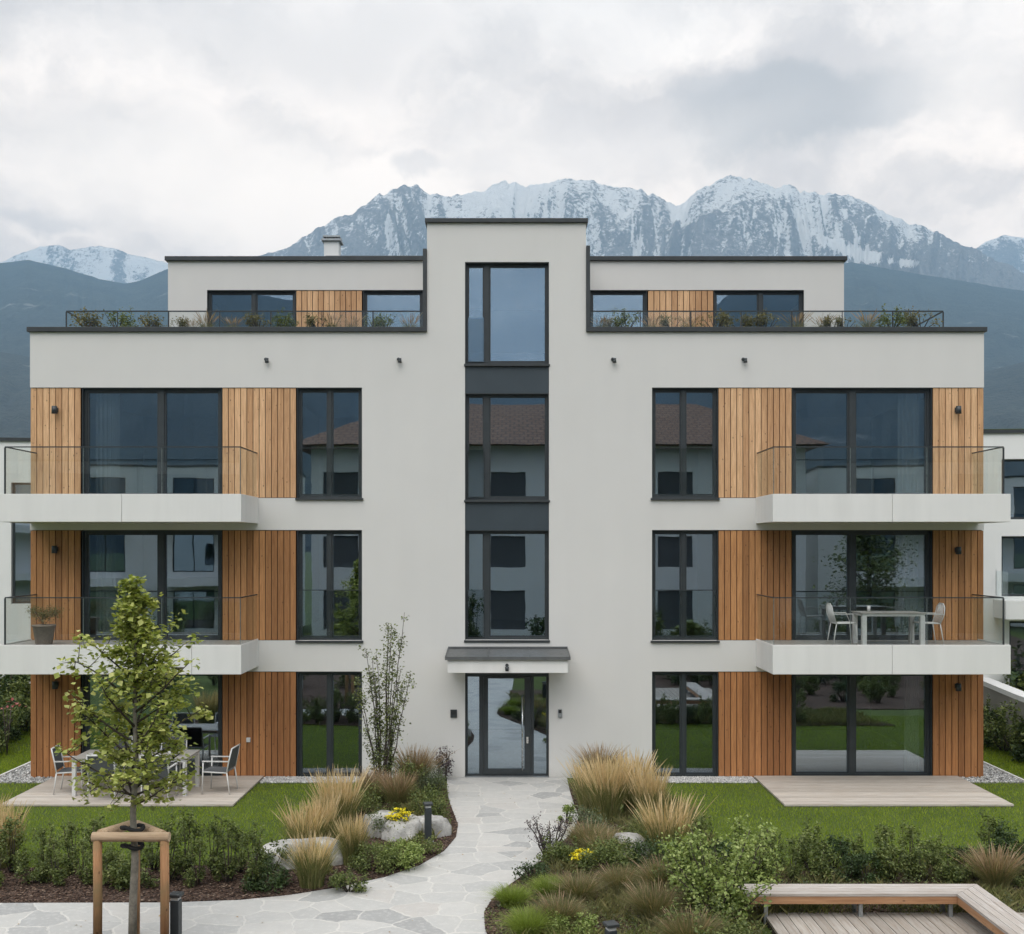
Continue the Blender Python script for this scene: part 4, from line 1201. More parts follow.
for x in (3.35, 4.58, 5.75):
    for y in (yb0 + 0.09, yb1 - 0.09):
        m = MB(); lb(m, x - 0.025, x + 0.025, y - 0.025, y + 0.025, 0.0, 0.383); m.build('leg', M['galv'], bn)
for y in (-10.2, -11.4, -12.6):
    for x in (bx1 + 0.09, bx2 - 0.09):
        m = MB(); lb(m, x - 0.025, x + 0.025, y - 0.025, y + 0.025, 0.0, 0.383); m.build('leg', M['galv'], bn)

# ================================================================== neighbours
def block(name, label, loc, rz, wx, dy, h, wins, cat='building', base=None, cap=True, holes_dark=True, wallmat='white_render'):
    t = empty(name, loc, rz, label, cat)
    ops_ = [(a, b, c, d) for (a, b, c, d) in wins]
    m = MB(); grid_wall(m, -wx / 2, wx / 2, 0, h, 0, 0.3, ops_)
    m.box(-wx / 2, -wx / 2 + 0.3, 0.3, dy, 0, h); m.box(wx / 2 - 0.3, wx / 2, 0.3, dy, 0, h); m.box(-wx / 2 + 0.3, wx / 2 - 0.3, dy - 0.3, dy, 0, h)
    m.build('wall', M[wallmat], t)
    m = MB(); m.box(-wx / 2 + 0.3, wx / 2 - 0.3, 1.5, 1.6, 0, h - 0.4)
    for z in np.arange(3.0, h - 1, 3.0): m.box(-wx / 2 + 0.3, wx / 2 - 0.3, 0.3, 1.5, z - 0.2, z)
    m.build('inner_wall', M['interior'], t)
    if cap:
        m = MB(); m.box(-wx / 2 - 0.05, wx / 2 + 0.05, -0.05, dy + 0.05, h - 0.0, h + 0.1); m.build('roof', M['cap'], t)
    for (a, b, c, d) in wins:
        f = MB(); s = 0.06
        f.box(a, b, 0.1, 0.18, c, c + s); f.box(a, b, 0.1, 0.18, d - s, d); f.box(a, a + s, 0.1, 0.18, c + s, d - s); f.box(b - s, b, 0.1, 0.18, c + s, d - s)
        if b - a > 1.2: f.box((a + b) / 2 - 0.03, (a + b) / 2 + 0.03, 0.1, 0.18, c + s, d - s)
        w_ = f.build('window', M['anthracite'], t)
        g_ = MB(); g_.box(a + s, b - s, 0.13, 0.145, c + s, d - s); g_.build('pane', M['glass'], w_)
    return t
# right neighbour: face parallel to ours, further back, just peeping out
dR = 29.0
nb = block('neighbour_block', 'white flat roofed block beyond the right end of the main building, with planted roof', (xf(984, dR) + 4.0, dR - DIST, 0), R(-6), 9.5, 9, zf(432, dR),
      [(-3.4, -1.2, zf(519, dR), zf(458, dR)), (-3.4, -1.2, zf(597, dR), zf(536, dR)), (-3.2, 0.5, 0.3, zf(622, dR)), (1.0, 3.0, zf(519, dR), zf(458, dR)), (1.0, 3.0, zf(597, dR), zf(536, dR))])
m = MB(); m.box(-3.55, -3.53, -0.9, 0, zf(599, dR), zf(571, dR)); m.box(-3.53, 0, -0.9, -0.88, zf(599, dR), zf(571, dR)); gg = m.build('balcony_glass', M['clear'], nb)
m = MB(); m.box(-3.6, 0.05, -0.95, -0.002, zf(618, dR), zf(600, dR)); m.build('balcony_slab', M['white_render'], nb)
m = MB(); m.box(-4.6, 4.6, 0.4, 8.6, zf(432, dR) + 0.1, zf(432, dR) + 0.16); m.build('roof_planting', M['lawn'], nb)
# left neighbour
dL = 30.0
nl = block('neighbour_block', 'white flat roofed block beyond the left end of the main building', (xf(30, dL) - 5.0, dL - DIST + 0.3, 0), R(5), 10.0, 9, zf(439, dL),
      [(4.2, 4.93, zf(500, dL), zf(481, dL)), (4.2, 4.93, zf(605, dL), zf(512, dL)), (-1.0, 1.0, 0.4, 2.5), (-1, 1, 3.4, 5.3)])

def simple_wall(name, label, pts, h, th, mat, cap=None, cat='wall'):
    t = empty(name, (pts[0][0], pts[0][1], 0), 0, label, cat)
    o = Vector((pts[0][0], pts[0][1], 0))
    m = MB(); c = MB()
    for p, q in zip(pts[:-1], pts[1:]):
        p = Vector((*p, h / 2)) - o; q = Vector((*q, h / 2)) - o
        m.bar(p, q, th, h)
        if cap: c.bar(p + Vector((0, 0, h / 2 + 0.062)), q + Vector((0, 0, h / 2 + 0.062)), th + 0.12, 0.12)
    m.build('wall_body', mat, t)
    if cap: c.build('coping', cap, t)
    return t
def PD(px, d): return ((px - CX) * d / FPX, d - DIST)
M['wall_grey'] = m_plaster('wall_grey', (0.36, 0.34, 0.31))
simple_wall('garden_wall', 'grey garden wall with white coping beyond the right lawn', [PD(960, 31.5), PD(984, 29.2), PD(1024, 26.0), PD(1100, 22)], 1.32, 0.25, M['wall_grey'], M['white_render'])
ft = empty('slat_fence', (*PD(-30, 31), 0), 0, 'white horizontal slat fence behind the left hedge', 'fence')
m = MB(); p, q = Vector((0, 0, 0)), Vector((PD(40, 29.5)[0] - PD(-30, 31)[0], -1.5, 0))
for z in (0.35, 0.65, 0.95, 1.25): m.bar(p + Vector((0, 0, z)), q + Vector((0, 0, z)), 0.04, 0.09)
m.build('slat', M['white_render'], ft)
for k in (0.02, 0.5, 0.98):
    m = MB(); r_ = p.lerp(q, k); m.box(r_.x - 0.04, r_.x + 0.04, r_.y + 0.025, r_.y + 0.10, 0, 1.4); m.build('post', M['galv'], ft)

# ---------------- across the garden, behind the camera (seen mirrored in the windows)
oh = empty('tiled_house', (2.6, -33.0, 0), R(180), 'white house with brown hipped tile roof mirrored in the stair windows', 'house')
m = MB(); wn = []
for x in (-9.6, -6.0, -2.0, 2.6, 6.8, 11.2):
    for z, z2 in ((0.7, 2.7), (3.9, 5.5), (7.2, 8.8)): wn.append((x - 0.9, x + 0.9, z, z2))
HW = 12.7
grid_wall(m, -HW, HW, 0, 10.3, 0, 0.3, wn)
m.box(-HW, -HW + 0.3, 0.3, 11, 0, 10.3); m.box(HW - 0.3, HW, 0.3, 11, 0, 10.3); m.box(-HW + 0.3, HW - 0.3, 10.7, 11, 0, 10.3); m.box(-HW + 0.3, HW - 0.3, 1.2, 1.3, 0, 10.3)
m.build('wall', M['white_render'], oh)
for (a, b, c, d_) in wn:
    f = MB(); f.box(a, b, 0.12, 0.16, c, d_); f.box((a + b) / 2 - 0.04, (a + b) / 2 + 0.04, 0.09, 0.119, c, d_); f.build('window', M['sling'], oh)
rfm = MB(); e = 1.0; zt2 = 13.0
vs = [(-HW - e, -e, 10.15), (HW + e, -e, 10.15), (HW + e, 11 + e, 10.15), (-HW - e, 11 + e, 10.15), (-8, 5.5, zt2), (8, 5.5, zt2)]
rfm.add(vs, [(0, 1, 5, 4), (1, 2, 5), (2, 3, 4, 5), (3, 0, 4), (3, 2, 1, 0)])
rr_ = rfm.build('roof', M['roof_tiles'], oh)
m = MB(); m.box(-0.5, 0.3, 3.0, 3.8, 10.6, 13.6); m.box(-0.6, 0.4, 2.9, 3.9, 13.6, 13.75); m.build('chimney', M['white_render'], rr_)
m = MB(); m.box(7.3, 7.8, 3.0, 3.5, 10.2, 12.6); m.build('chimney', M['white_render'], rr_)
for sx, lab, loc in ((-1, 'white modern block with balconies mirrored in the left balcony windows', (-20.3, -36, 0)), (1, 'white modern block with balconies mirrored in the right balcony windows', (25.5, -36, 0))):
    wins = []
    for x in (-6.5, -3.2, 1.5, 5.5):
        for z in (0.5, 3.6, 6.6): wins.append((x - 1.1, x + 1.1, z, z + 2.1))
    t = block('modern_block', lab, loc, R(180 + 6 * sx), 17, 9, 9.3, wins)
    for z in (3.3, 6.3):
        for x in (-4.8, 3.5):
            m = MB(); m.box(x - 3.0, x + 3.0, -1.6, -0.002, z - 0.45, z); m.build('balcony', M['white_render'], t)
# ================================================================== plants
def leaf_mesh(P, size, rng, up=0.35, asp=0.6, droop=0.0, fold=0.15, out=None):
    """one rhombic leaf (two folded triangles pairs) at every point"""
    n = len(P)
    N = rng.normal(0, 1, (n, 3)); N[:, 2] = np.abs(N[:, 2]) * (1 + up * 3) + up
    if out is not None: N += out * 0.8
    N /= np.linalg.norm(N, axis=1, keepdims=True)
    A = rng.normal(0, 1, (n, 3)); A[:, 2] -= droop
    A -= N * (A * N).sum(1, keepdims=True); A /= np.linalg.norm(A, axis=1, keepdims=True) + 1e-9
    Bv = np.cross(N, A)
    s = (size * rng.uniform(0.6, 1.35, n))[:, None]
    base = P; tip = P + A * s
    mid = P + A * s * 0.45
    l = mid + Bv * s * asp * 0.5 + N * s * fold; r = mid - Bv * s * asp * 0.5 + N * s * fold
    V = np.stack([base, l, tip, r], 1).reshape(-1, 3)
    F = np.arange(n * 4).reshape(-1, 4)
    F = np.concatenate([F[:, [0, 1, 2]], F[:, [0, 2, 3]]])
    return V, F
def blob_points(n, blobs, rng, shell=0.55):
    """points in lobes (cx,cy,cz,rx,ry,rz)"""
    bl = np.array(blobs, float)
    wts = (bl[:, 3] * bl[:, 4] * bl[:, 5]) ** 0.7; wts /= wts.sum()
    k = rng.choice(len(bl), n, p=wts)
    d = rng.normal(0, 1, (n, 3)); d /= np.linalg.norm(d, axis=1, keepdims=True)
    r = (shell + (1 - shell) * rng.random(n))[:, None] * rng.uniform(0.75, 1.08, (n, 1))
    r = np.where(rng.random((n, 1)) < 0.3, r * rng.random((n, 1)), r)
    P = bl[k, :3] + d * r * bl[k, 3:6]
    return P, d
def shrub(name, label, cat, h, wd, nleaf, size, leafmat, rng, group=None, nlobes=10, upright=0.0, asp=0.55, stems=7):
    t = empty(name, (0, 0, 0), 0, label, cat, group)
    lobes = []
    st = MB()
    for i in range(nlobes):
        a = rng.uniform(0, 6.28); rr = wd / 2 * math.sqrt(rng.random()) * 0.8
        z = h * rng.uniform(0.10, 0.85) * (1 - 0.35 * rr / (wd / 2)) + 0.02
        s = wd * rng.uniform(0.14, 0.24)
        lobes.append((rr * math.cos(a), rr * math.sin(a), z, s, s, s * (1.0 + upright) * rng.uniform(0.8, 1.3)))
    # thin leading shoots
    for i in range(int(nlobes * 0.6)):
        a = rng.uniform(0, 6.28); rr = wd / 2 * math.sqrt(rng.random()) * 0.8
        zt3 = h * rng.uniform(0.8, 1.12)
        lobes.append((rr * math.cos(a), rr * math.sin(a), zt3 * 0.8, wd * 0.06, wd * 0.06, zt3 * 0.22))
    for L in lobes[:stems + 4]:
        st.tube([(L[0] * 0.15, L[1] * 0.15, 0), (L[0] * 0.6, L[1] * 0.6, L[2] * 0.55), (L[0], L[1], L[2])], [0.010, 0.007, 0.004], 5)
    st.build('stems', M['bark_dark'], t)
    P, d = blob_points(nleaf, lobes, rng)
    P = P[P[:, 2] > 0.01]
    V, F = leaf_mesh(P, size, rng, 0.2, asp)
    link('foliage', np_mesh('foliage', V, F), leafmat, t)
    return t
def blades(n, h, spread, wd, rng, curve=0.5, z0=0.0, base_r=0.08, hj=(0.55, 1.0), tipfrac=None):
    """curved strips; returns verts, faces. tipfrac=(t0,t1,w): only the plume part"""
    a = rng.uniform(0, 2 * np.pi, n); r0 = base_r * np.sqrt(rng.random(n)); L = h * rng.uniform(*hj, n)
    sp = spread * np.abs(rng.normal(0.55, 0.35, n)) * (L / h)
    side = rng.uniform(0, 2 * np.pi, n)
    ts = np.linspace(0, 1, 6) if tipfrac is None else np.linspace(tipfrac[0], tipfrac[1], 6)
    drift = rng.normal(0, 0.10, (n, 2)) * L[:, None]
    cols = []
    for t in ts:
        out = r0 * 1.0 + sp * (t ** (1.3 + curve * 1.2))
        x = np.cos(a) * out + drift[:, 0] * t * t; y = np.sin(a) * out + drift[:, 1] * t * t
        z = L * (t - curve * 0.35 * (sp / max(h, .01)) * t * t)
        if tipfrac is None: ww = wd * (1 - t) ** 0.6 + 0.0008
        else:
            tt = (t - tipfrac[0]) / (tipfrac[1] - tipfrac[0]); ww = tipfrac[2] * (math.sin(math.pi * (0.12 + 0.85 * tt)) ** 0.8) + 0.001
        dx = np.cos(side) * ww / 2; dy = np.sin(side) * ww / 2
        cols.append(np.stack([x - dx, y - dy, z + z0], -1)); cols.append(np.stack([x + dx, y + dy, z + z0], -1))
    V = np.stack(cols, 1); k = V.shape[1]
    F = []
    for i in range(len(ts) - 1):
        q = np.array([2 * i, 2 * i + 1, 2 * i + 3, 2 * i + 2]); F.append(q[None] + (np.arange(n) * k)[:, None])
    return V.reshape(-1, 3), np.concatenate(F)
def grass_clump(name, label, h, spread, nb, npl, bm, pm, rng, group=None, curve=0.5, cat='ornamental grass', bh=0.6, base_r=0.09, pw=0.016, wd=0.006):
    t = empty(name, (0, 0, 0), 0, label, cat, group)
    V, F = blades(nb, h * bh, spread * 1.1, wd, rng, curve, base_r=base_r)
    link('blades', np_mesh('blades', V, F), bm, t)
    if npl:
        st = np.random.default_rng(int(rng.integers(1e6)))
        s0 = int(rng.integers(1e6))
        V1, F1 = blades(npl // 2, h, spread, 0.003, np.random.default_rng(s0), curve * 0.4, base_r=base_r * 0.9, hj=(0.58, 1.0))
        V2, F2 = blades(npl, h, spread, 0.003, np.random.default_rng(s0), curve * 0.4, base_r=base_r * 0.9, hj=(0.58, 1.0), tipfrac=(0.62, 1.0, pw))
        link('plumes', np_mesh('plumes', np.concatenate([V1, V2]), np.concatenate([F1, F2 + len(V1)])), pm, t)
    return t
rg = lambda s: np.random.default_rng(s)

# ---- the staked young tree
def grow_tree(rng, height, trunk_r, crown0, prof, nbranch, mat_bark, mat_leaf, leaf, nleaf, label, loc, name='young_tree', lean=(0, 0), sub=5, extra=(), group=None, cluster=0.10):
    t = empty(name, loc, 0, label, 'tree', group)
    tk = MB(); br = MB(); tips = []
    top = Vector((lean[0], lean[1], height))
    tp = [Vector((0, 0, -0.05)).lerp(top, k) + Vector((rng.normal(0, 0.012), rng.normal(0, 0.012), 0)) * (height * 0.3 if 0 < k < 1 else 0) for k in np.linspace(0, 1, 9)]
    tk.tube(tp, [trunk_r * (1 - 0.85 * (i / 8)) for i in range(9)], 10)
    def at(z):
        k = min(max(z / height, 0), 1) * 8; i = min(int(k), 7)
        return tp[i].lerp(tp[i + 1], k - i)
    limbs = []
    for i in range(nbranch):
        z = crown0 + (height * 0.97 - crown0) * (i + rng.random() * 0.7) / nbranch
        zr = (z - crown0) / (height - crown0)
        a = i * 2.4 + rng.normal(0, 0.3)
        L = np.interp(zr, [p[0] for p in prof], [p[1] for p in prof]) * rng.uniform(0.45, 1.22)
        limbs.append((z, a, L, rng.uniform(0.35, 0.75)))
    limbs += list(extra)
    for (z, a, L, rise) in limbs:
        p0 = at(z); d = Vector((math.cos(a), math.sin(a), rise)).normalized()
        pts = [p0]; cur = p0.copy(); dd = d.copy()
        for s in range(4):
            dd = (dd + Vector((rng.normal(0, 0.12), rng.normal(0, 0.12), rng.normal(0.06, 0.1)))).normalized()
            cur = cur + dd * L / 4; pts.append(cur.copy())
        r0 = max(0.004, trunk_r * 0.33 * min(1, L / 0.8))
        br.tube(pts, [r0, r0 * 0.8, r0 * 0.6, r0 * 0.45, r0 * 0.25], 6)
        for s in range(sub):
            k = rng.uniform(0.25, 1.0) * 4; i = min(int(k), 3); q0 = pts[i].lerp(pts[i + 1], k - i)
            q1 = q0 + Vector(rng.normal(0, 1, 3)).normalized() * L * rng.uniform(0.15, 0.38) + Vector((0, 0, 0.03))
            br.tube([q0, q0.lerp(q1, 0.5) + Vector(rng.normal(0, 0.01, 3)), q1], [r0 * 0.35, r0 * 0.25, r0 * 0.12], 5)
            tips += [q1, q0.lerp(q1, 0.6)]
        tips += [pts[-1], pts[-1], pts[3]]
    tips += [tp[-1]] * 4
    tk.build('trunk', mat_bark, t); br.build('branches', M['bark_dark'], t)
    T_ = np.array([tuple(v) for v in tips]); k = rng.choice(len(T_), nleaf)
    P = T_[k] + rng.normal(0, cluster, (nleaf, 3)) * np.array([1, 1, 0.6])
    V, F = leaf_mesh(P, leaf, rng, 0.5, 0.9, 0.5, 0.12)
    link('crown', np_mesh('crown', V, F), mat_leaf, t)
    return t
dt = 13.5
TX, TY = PD(132.5, dt)
prof_t = [(0, 0.78), (0.15, 0.98), (0.42, 0.86), (0.6, 0.60), (0.76, 0.34), (0.9, 0.16), (1.0, 0.06)]
grow_tree(rg(5), 4.50, 0.055, 1.75, prof_t, 42, M['bark'], M['maple'], 0.068, 7600, 'young maple with bright green leaves tied to a three post wooden frame', (TX, TY, 0.0), lean=(0.05, 0), sub=6, cluster=0.056,
          extra=[(2.25, math.pi + 0.1, 0.95, 1.15), (2.2, 0.1, 0.85, 1.7), (2.5, 0.05, 0.9, 0.55), (3.1, 0.2, 0.75, 1.1), (3.0, math.pi - 0.2, 0.5, 1.4), (1.9, math.pi, 0.75, 0.15), (1.9, 0.3, 0.7, 0.2)])
# stake frame
sf = empty('stake_frame', (TX, TY, 0), 0, 'three post wooden support frame around the young maple', 'tree support')
zt4 = 1.40
pts_ = [(xf(97.5, 13.35) - TX, -0.15), (xf(164.5, 13.35) - TX, -0.15), (-0.105, 0.42)]
for (x, y) in pts_:
    m = MB(); m.tube([(x, y, 0), (x + 0.004, y, 0.7), (x, y, zt4 - 0.04)], 0.053, 14); m.build('post', M['stake'], sf)
for i, j in ((0, 1), (1, 2), (2, 0)):
    p, q = Vector((*pts_[i], zt4)), Vector((*pts_[j], zt4 + (0.0 if i == 0 else 0.0)))
    dv = (q - p).normalized(); lift = Vector((0, 0, 0.0 if i == 0 else 0.012 * i))
    m = MB(); ext = 0.06 if i == 0 else -0.04
    m.tube([p - dv * ext + lift, p.lerp(q, 0.5) + lift, q + dv * ext + lift], 0.058, 14); m.build('rail', M['rail_wood'], sf)
for z, r in ((1.47, 0.10), (1.25, 0.095)):
    m = MB()
    m.tube([(r * math.cos(a) * (1.3 if abs(math.cos(a)) > .8 else 1), r * 0.8 * math.sin(a), z + 0.02 * math.sin(2 * a)) for a in np.linspace(0, 2 * math.pi, 14)], 0.026, 8)
    m.build('tie', M['rubber'], sf)

# ---- multi-stem shrub
def multistem(label, loc, H, spread, n, rng, leafmat, leaf, per, name='multi_stem_shrub', cat='shrub', cl=0.045):
    t = empty(name, loc, 0, label, cat)
    st = MB(); pts_all = []
    for i in range(n):
        a = rng.uniform(0, 6.28); rr = spread * (0.25 + 0.75 * rng.random()); h = H * rng.uniform(0.5, 1.0)
        x1, y1 = rr * math.cos(a), rr * math.sin(a) * 0.6
        pts = [Vector((x1 * k ** 1.3 * 1.0 + 0.08 * math.cos(a) + rng.normal(0, 0.012), y1 * k ** 1.3 + rng.normal(0, 0.012), h * k)) for k in np.linspace(0, 1, 8)]
        st.tube(pts, [0.014 * (1 - 0.8 * k) + 0.002 for k in np.linspace(0, 1, 8)], 6)
        for k in range(per):
            u = rng.uniform(0.18, 1.0) * 7; j = min(int(u), 6); q = pts[j].lerp(pts[j + 1], u - j)
            q1 = q + Vector((rng.normal(0, 0.07), rng.normal(0, 0.07), rng.uniform(0.0, 0.14)))
            st.tube([q, q1], [0.003, 0.0015], 4, caps=False)
            pts_all += [q1, q.lerp(q1, 0.6)]
    st.build('stems', M['bark_dark'], t)
    T_ = np.array([tuple(v) for v in pts_all]); k = rng.choice(len(T_), len(T_) * 7)
    P = T_[k] + rng.normal(0, cl, (len(k), 3)); P = P[P[:, 2] > 0.05]
    V, F = leaf_mesh(P, leaf, rng, 0.2, 0.75)
    link('foliage', np_mesh('foliage', V, F), leafmat, t)
    return t
x, y = G(384, 800)
multistem('tall thin multi-stemmed shrub with sparse dark leaves in front of the facade', (x, y, 0.02), 3.62, 0.55, 17, rg(21), M['leaf_olive'], 0.046, 20)
x, y = G(441, 784)
multistem('small purple-leaved sapling at the wall left of the path', (x, y + 0.3, 0.02), 0.75, 0.16, 4, rg(22), M['leaf_purple'], 0.05, 9, 'purple_shrub')

# ---- hedges in rows
hp = [shrub('hedge_shrub', 'x', 'shrub', 0.78, 0.62, 1500, 0.052, M['hedge'], rg(31), 'shrubs in the hedge row'),
      shrub('hedge_shrub', 'x', 'shrub', 0.68, 0.70, 1500, 0.052, M['hedge'], rg(32), 'shrubs in the hedge row', 11),
      shrub('hedge_shrub', 'x', 'shrub', 0.95, 0.46, 1200, 0.048, M['hedge'], rg(33), 'shrubs in the hedge row', 9, 0.6),
      shrub('hedge_shrub', 'x', 'shrub', 0.62, 0.62, 1300, 0.050, M['leaf_dark'], rg(34), 'shrubs in the hedge row', 10)]
ORD = 'first second third fourth fifth sixth seventh eighth ninth tenth eleventh twelfth thirteenth fourteenth fifteenth sixteenth seventeenth eighteenth nineteenth twentieth'.split()
ORD += ['twenty-' + o for o in ORD[:9]] + ['thirtieth'] + ['thirty-' + o for o in ORD[:9]] + ['fortieth']
first = set()
def place(protos, k, loc, rz, sc, label, group=None):
    p = protos[k]
    if k not in first and protos is hp:
        first.add(k); p.location = loc; p.rotation_euler = (0, 0, rz); p.scale = (sc, sc, sc); p['label'] = label
        if group: p['group'] = group
        return p
    return dup(p, loc, rz, sc, label, group)
rr = rg(40)
row = []
for j, px in enumerate(range(-40, 276, 14)):
    row.append((px + rr.uniform(-4, 4), (887 if j % 2 else 876) + rr.uniform(-3, 3), int(rr.choice([0, 1, 2, 2, 3])), rr.uniform(0.70, 1.08)))
for i, (px, py, k, s) in enumerate(row):
    place(hp, k, (*G(px, py), 0.02), rr.uniform(0, 6.28), s, '%s hedge shrub counted from the left edge, in the row before the left lawn' % ORD[i], 'hedge shrubs before the left lawn')
row2 = []
for j, px in enumerate(range(700, 1060, 13)):
    row2.append((px + rr.uniform(-4, 4), (884 if j % 2 else 872) + rr.uniform(-3, 3), int(rr.choice([0, 1, 2, 3, 0])), rr.uniform(0.60, 0.98)))
for i, (px, py, k, s) in enumerate(row2):
    place(hp, k, (*G(px, py), 0.02), rr.uniform(0, 6.28), s, '%s hedge shrub from the big leafy bush, in the row behind the bench' % ORD[i], 'hedge shrubs behind the bench')
# side hedges
for i, (px, d, s) in enumerate([(-22, 26.2, 2.6), (-6, 27, 2.4), (6, 28, 2.2), (16, 28.8, 2.3), (28, 29.4, 2.4), (-2, 29.6, 3.6), (14, 30.0, 3.3), (-40, 25.5, 2.6)]):
    place(hp, [0, 1, 3, 0, 1, 3, 0, 1][i], (*PD(px, d), 0.0), i * 1.3, s * 0.86, '%s tall hedge shrub from the camera side, left of the building' % ORD[i], 'tall hedge shrubs left of the building')
for i, (px, d, s) in enumerate([(976, 28.0, 1.5), (990, 27.2, 1.7), (1004, 26.6, 1.6), (1017, 25.8, 1.7), (1032, 25.1, 1.7), (1050, 24.4, 1.7), (1002, 30.5, 2.2), (1022, 29.5, 2.9), (1040, 29, 2.6)]):
    place(hp, [0, 3, 1, 0, 3, 0, 1, 0, 1][i], (*PD(px, d), 0.0), i * 1.7, s, '%s hedge shrub %s the grey garden wall, right of the building' % (ORD[i] if i < 6 else ORD[i - 6], 'before' if i < 6 else 'behind'), 'hedge shrubs along the grey garden wall')
x, y = PD(22, 25.9)
P = rg(3).normal(0, 0.09, (14, 3)) + np.array([0.25, -0.3, 1.25]); V, F = leaf_mesh(P, 0.09, rg(4), 0.3, 0.9)
t = empty('rose_bush', (x - 0.35, y, 0), 0, 'pink flowering bush against the left hedge', 'shrub'); link('flowers', np_mesh('flowers', V, F), M['pinkflower'], t)
m = MB(); 
for k in range(5): m.tube([(0, 0, 0), (0.1 * math.cos(k), 0.1 * math.sin(k), 1.2)], 0.008, 5)
m.build('stems', M['bark_dark'], t)

# ---- beds: grasses
gA = grass_clump('feather_grass', 'x', 1.22, 0.30, 1100, 330, M['blade_green'], M['plume'], rg(51), 'beige feather grasses in the beds', 0.35, bh=0.72, pw=0.011, wd=0.007, base_r=0.20)
gA2 = grass_clump('feather_grass', 'x', 1.15, 0.36, 1000, 240, M['blade_green'], M['plume'], rg(56), 'beige feather grasses in the beds', 0.5, bh=0.78, pw=0.014, wd=0.007, base_r=0.24)
gB = grass_clump('feather_grass', 'x', 0.95, 0.34, 1200, 260, M['blade_green'], M['plume'], rg(52), 'beige feather grasses in the beds', 0.55, bh=0.86, pw=0.010, base_r=0.17)
gR = grass_clump('fountain_grass', 'x', 0.78, 0.40, 1500, 300, M['blade_olive'], M['plume_red'], rg(53), 'reddish fountain grasses in the beds', 0.8, bh=0.86, pw=0.008, wd=0.0045, base_r=0.13)
gT = grass_clump('grass_tuft', 'x', 0.34, 0.32, 1800, 0, M['blade_lime'], None, rg(54), 'bright green grass tufts', 1.0, bh=1.0, wd=0.0045, base_r=0.14)
gO = grass_clump('grass_tuft', 'x', 0.48, 0.44, 2000, 160, M['blade_olive'], M['plume_red'], rg(55), 'olive grass tufts', 0.9, bh=0.98, pw=0.005, wd=0.004, base_r=0.16)
used = set()
def gp(proto, px, py, s, label, sxy=None):
    loc = (*G(px, py), 0.02); rz = random.uniform(0, 6.28)
    sc = (s * (sxy or 1) * random.uniform(0.85, 1.2), s * (sxy or 1) * random.uniform(0.85, 1.2), s * random.uniform(0.92, 1.06))
    if proto.name not in used:
        used.add(proto.name); proto.location = loc; proto.rotation_euler = (0, 0, rz); proto.scale = sc; proto['label'] = label; return proto
    return dup(proto, loc, rz, sc, label)
gp(gA, 338, 838, 0.98, 'tallest beige feather grass in the left bed, behind the low boulder')
gp(gA2, 305, 855, 0.80, 'beige feather grass rising behind the left half of the low boulder', 1.15)
gp(gA, 322, 850, 0.72, 'middle beige feather grass of the left bed, between the two taller clumps')
gp(gB, 352, 866, 0.86, 'short beige feather grass right of the low boulder')
gp(gB, 312, 888, 0.80, 'green tufted grass in front of the low boulder at the path', 1.15)
gp(gA, 2, 868, 0.86, 'beige feather grass at the left edge of the garden')
gp(gA2, -18, 862, 0.9, 'beige feather grass cut by the left edge of the picture')
gp(gR, 398, 812, 1.0, 'reddish fountain grass above the yellow flowers in the left bed')
gp(gR, 415, 792, 1.25, 'thin airy fountain grass against the wall left of the entrance path')
gp(gR, 372, 806, 0.9, 'olive fountain grass at the foot of the tall multi-stemmed shrub')
gp(gA, 608, 822, 1.0, 'beige feather grass at the left of the big right-hand group', 1.15)
gp(gA2, 630, 816, 1.03, 'beige feather grass in the middle of the big right-hand group', 1.15)
gp(gA, 650, 826, 0.92, 'beige feather grass at the back right of the big right-hand group')
gp(gA2, 668, 862, 0.92, 'beige feather grass standing alone beside the right lawn', 1.1)
gp(gA2, 592, 812, 0.85, 'beige feather grass nearest the entrance path, right side')
gp(gR, 600, 790, 1.25, 'brown-headed grass against the wall right of the entrance path')
gp(gO, 590, 852, 1.1, 'brownish grass left of the small right boulder')
gp(gO, 606, 862, 1.0, 'brownish grass just below the small right boulder')
gp(gR, 996, 894, 0.85, 'pinkish fountain grass behind the bench corner', 1.2)
gp(gT, 512, 908, 1.0, 'bright green grass tuft at the tip of the right bed')
gp(gT, 550, 900, 1.0, 'bright green grass tuft second from the tip of the right bed')
gp(gT, 528, 938, 1.1, 'bright green grass tuft at the bottom edge of the right bed')
gp(gO, 560, 930, 1.0, 'olive grass tuft at the bottom of the right bed, left of the bollard')
gp(gO, 580, 905, 0.9, 'olive grass tuft in the middle of the right bed')
gp(gO, 655, 925, 1.15, 'olive grass tuft at the bottom of the right bed, right of the bollard')
gp(gO, 665, 900, 1.2, 'olive grass tuft between the bollard and the big leafy bush')
gp(gO, 620, 895, 0.9, 'olive grass tuft above the low bollard top')
gp(gO, 690, 955, 1.1, 'olive grass tuft under the big leafy bush')
gp(gT, 90, 951, 0.30, 'tiny grass tuft left of the staked tree')
gp(gT, 138, 949, 0.42, 'tiny grass tuft at the foot of the staked tree trunk')
gp(gT, 210, 956, 0.30, 'tiny grass tuft right of the bollard by the staked tree')

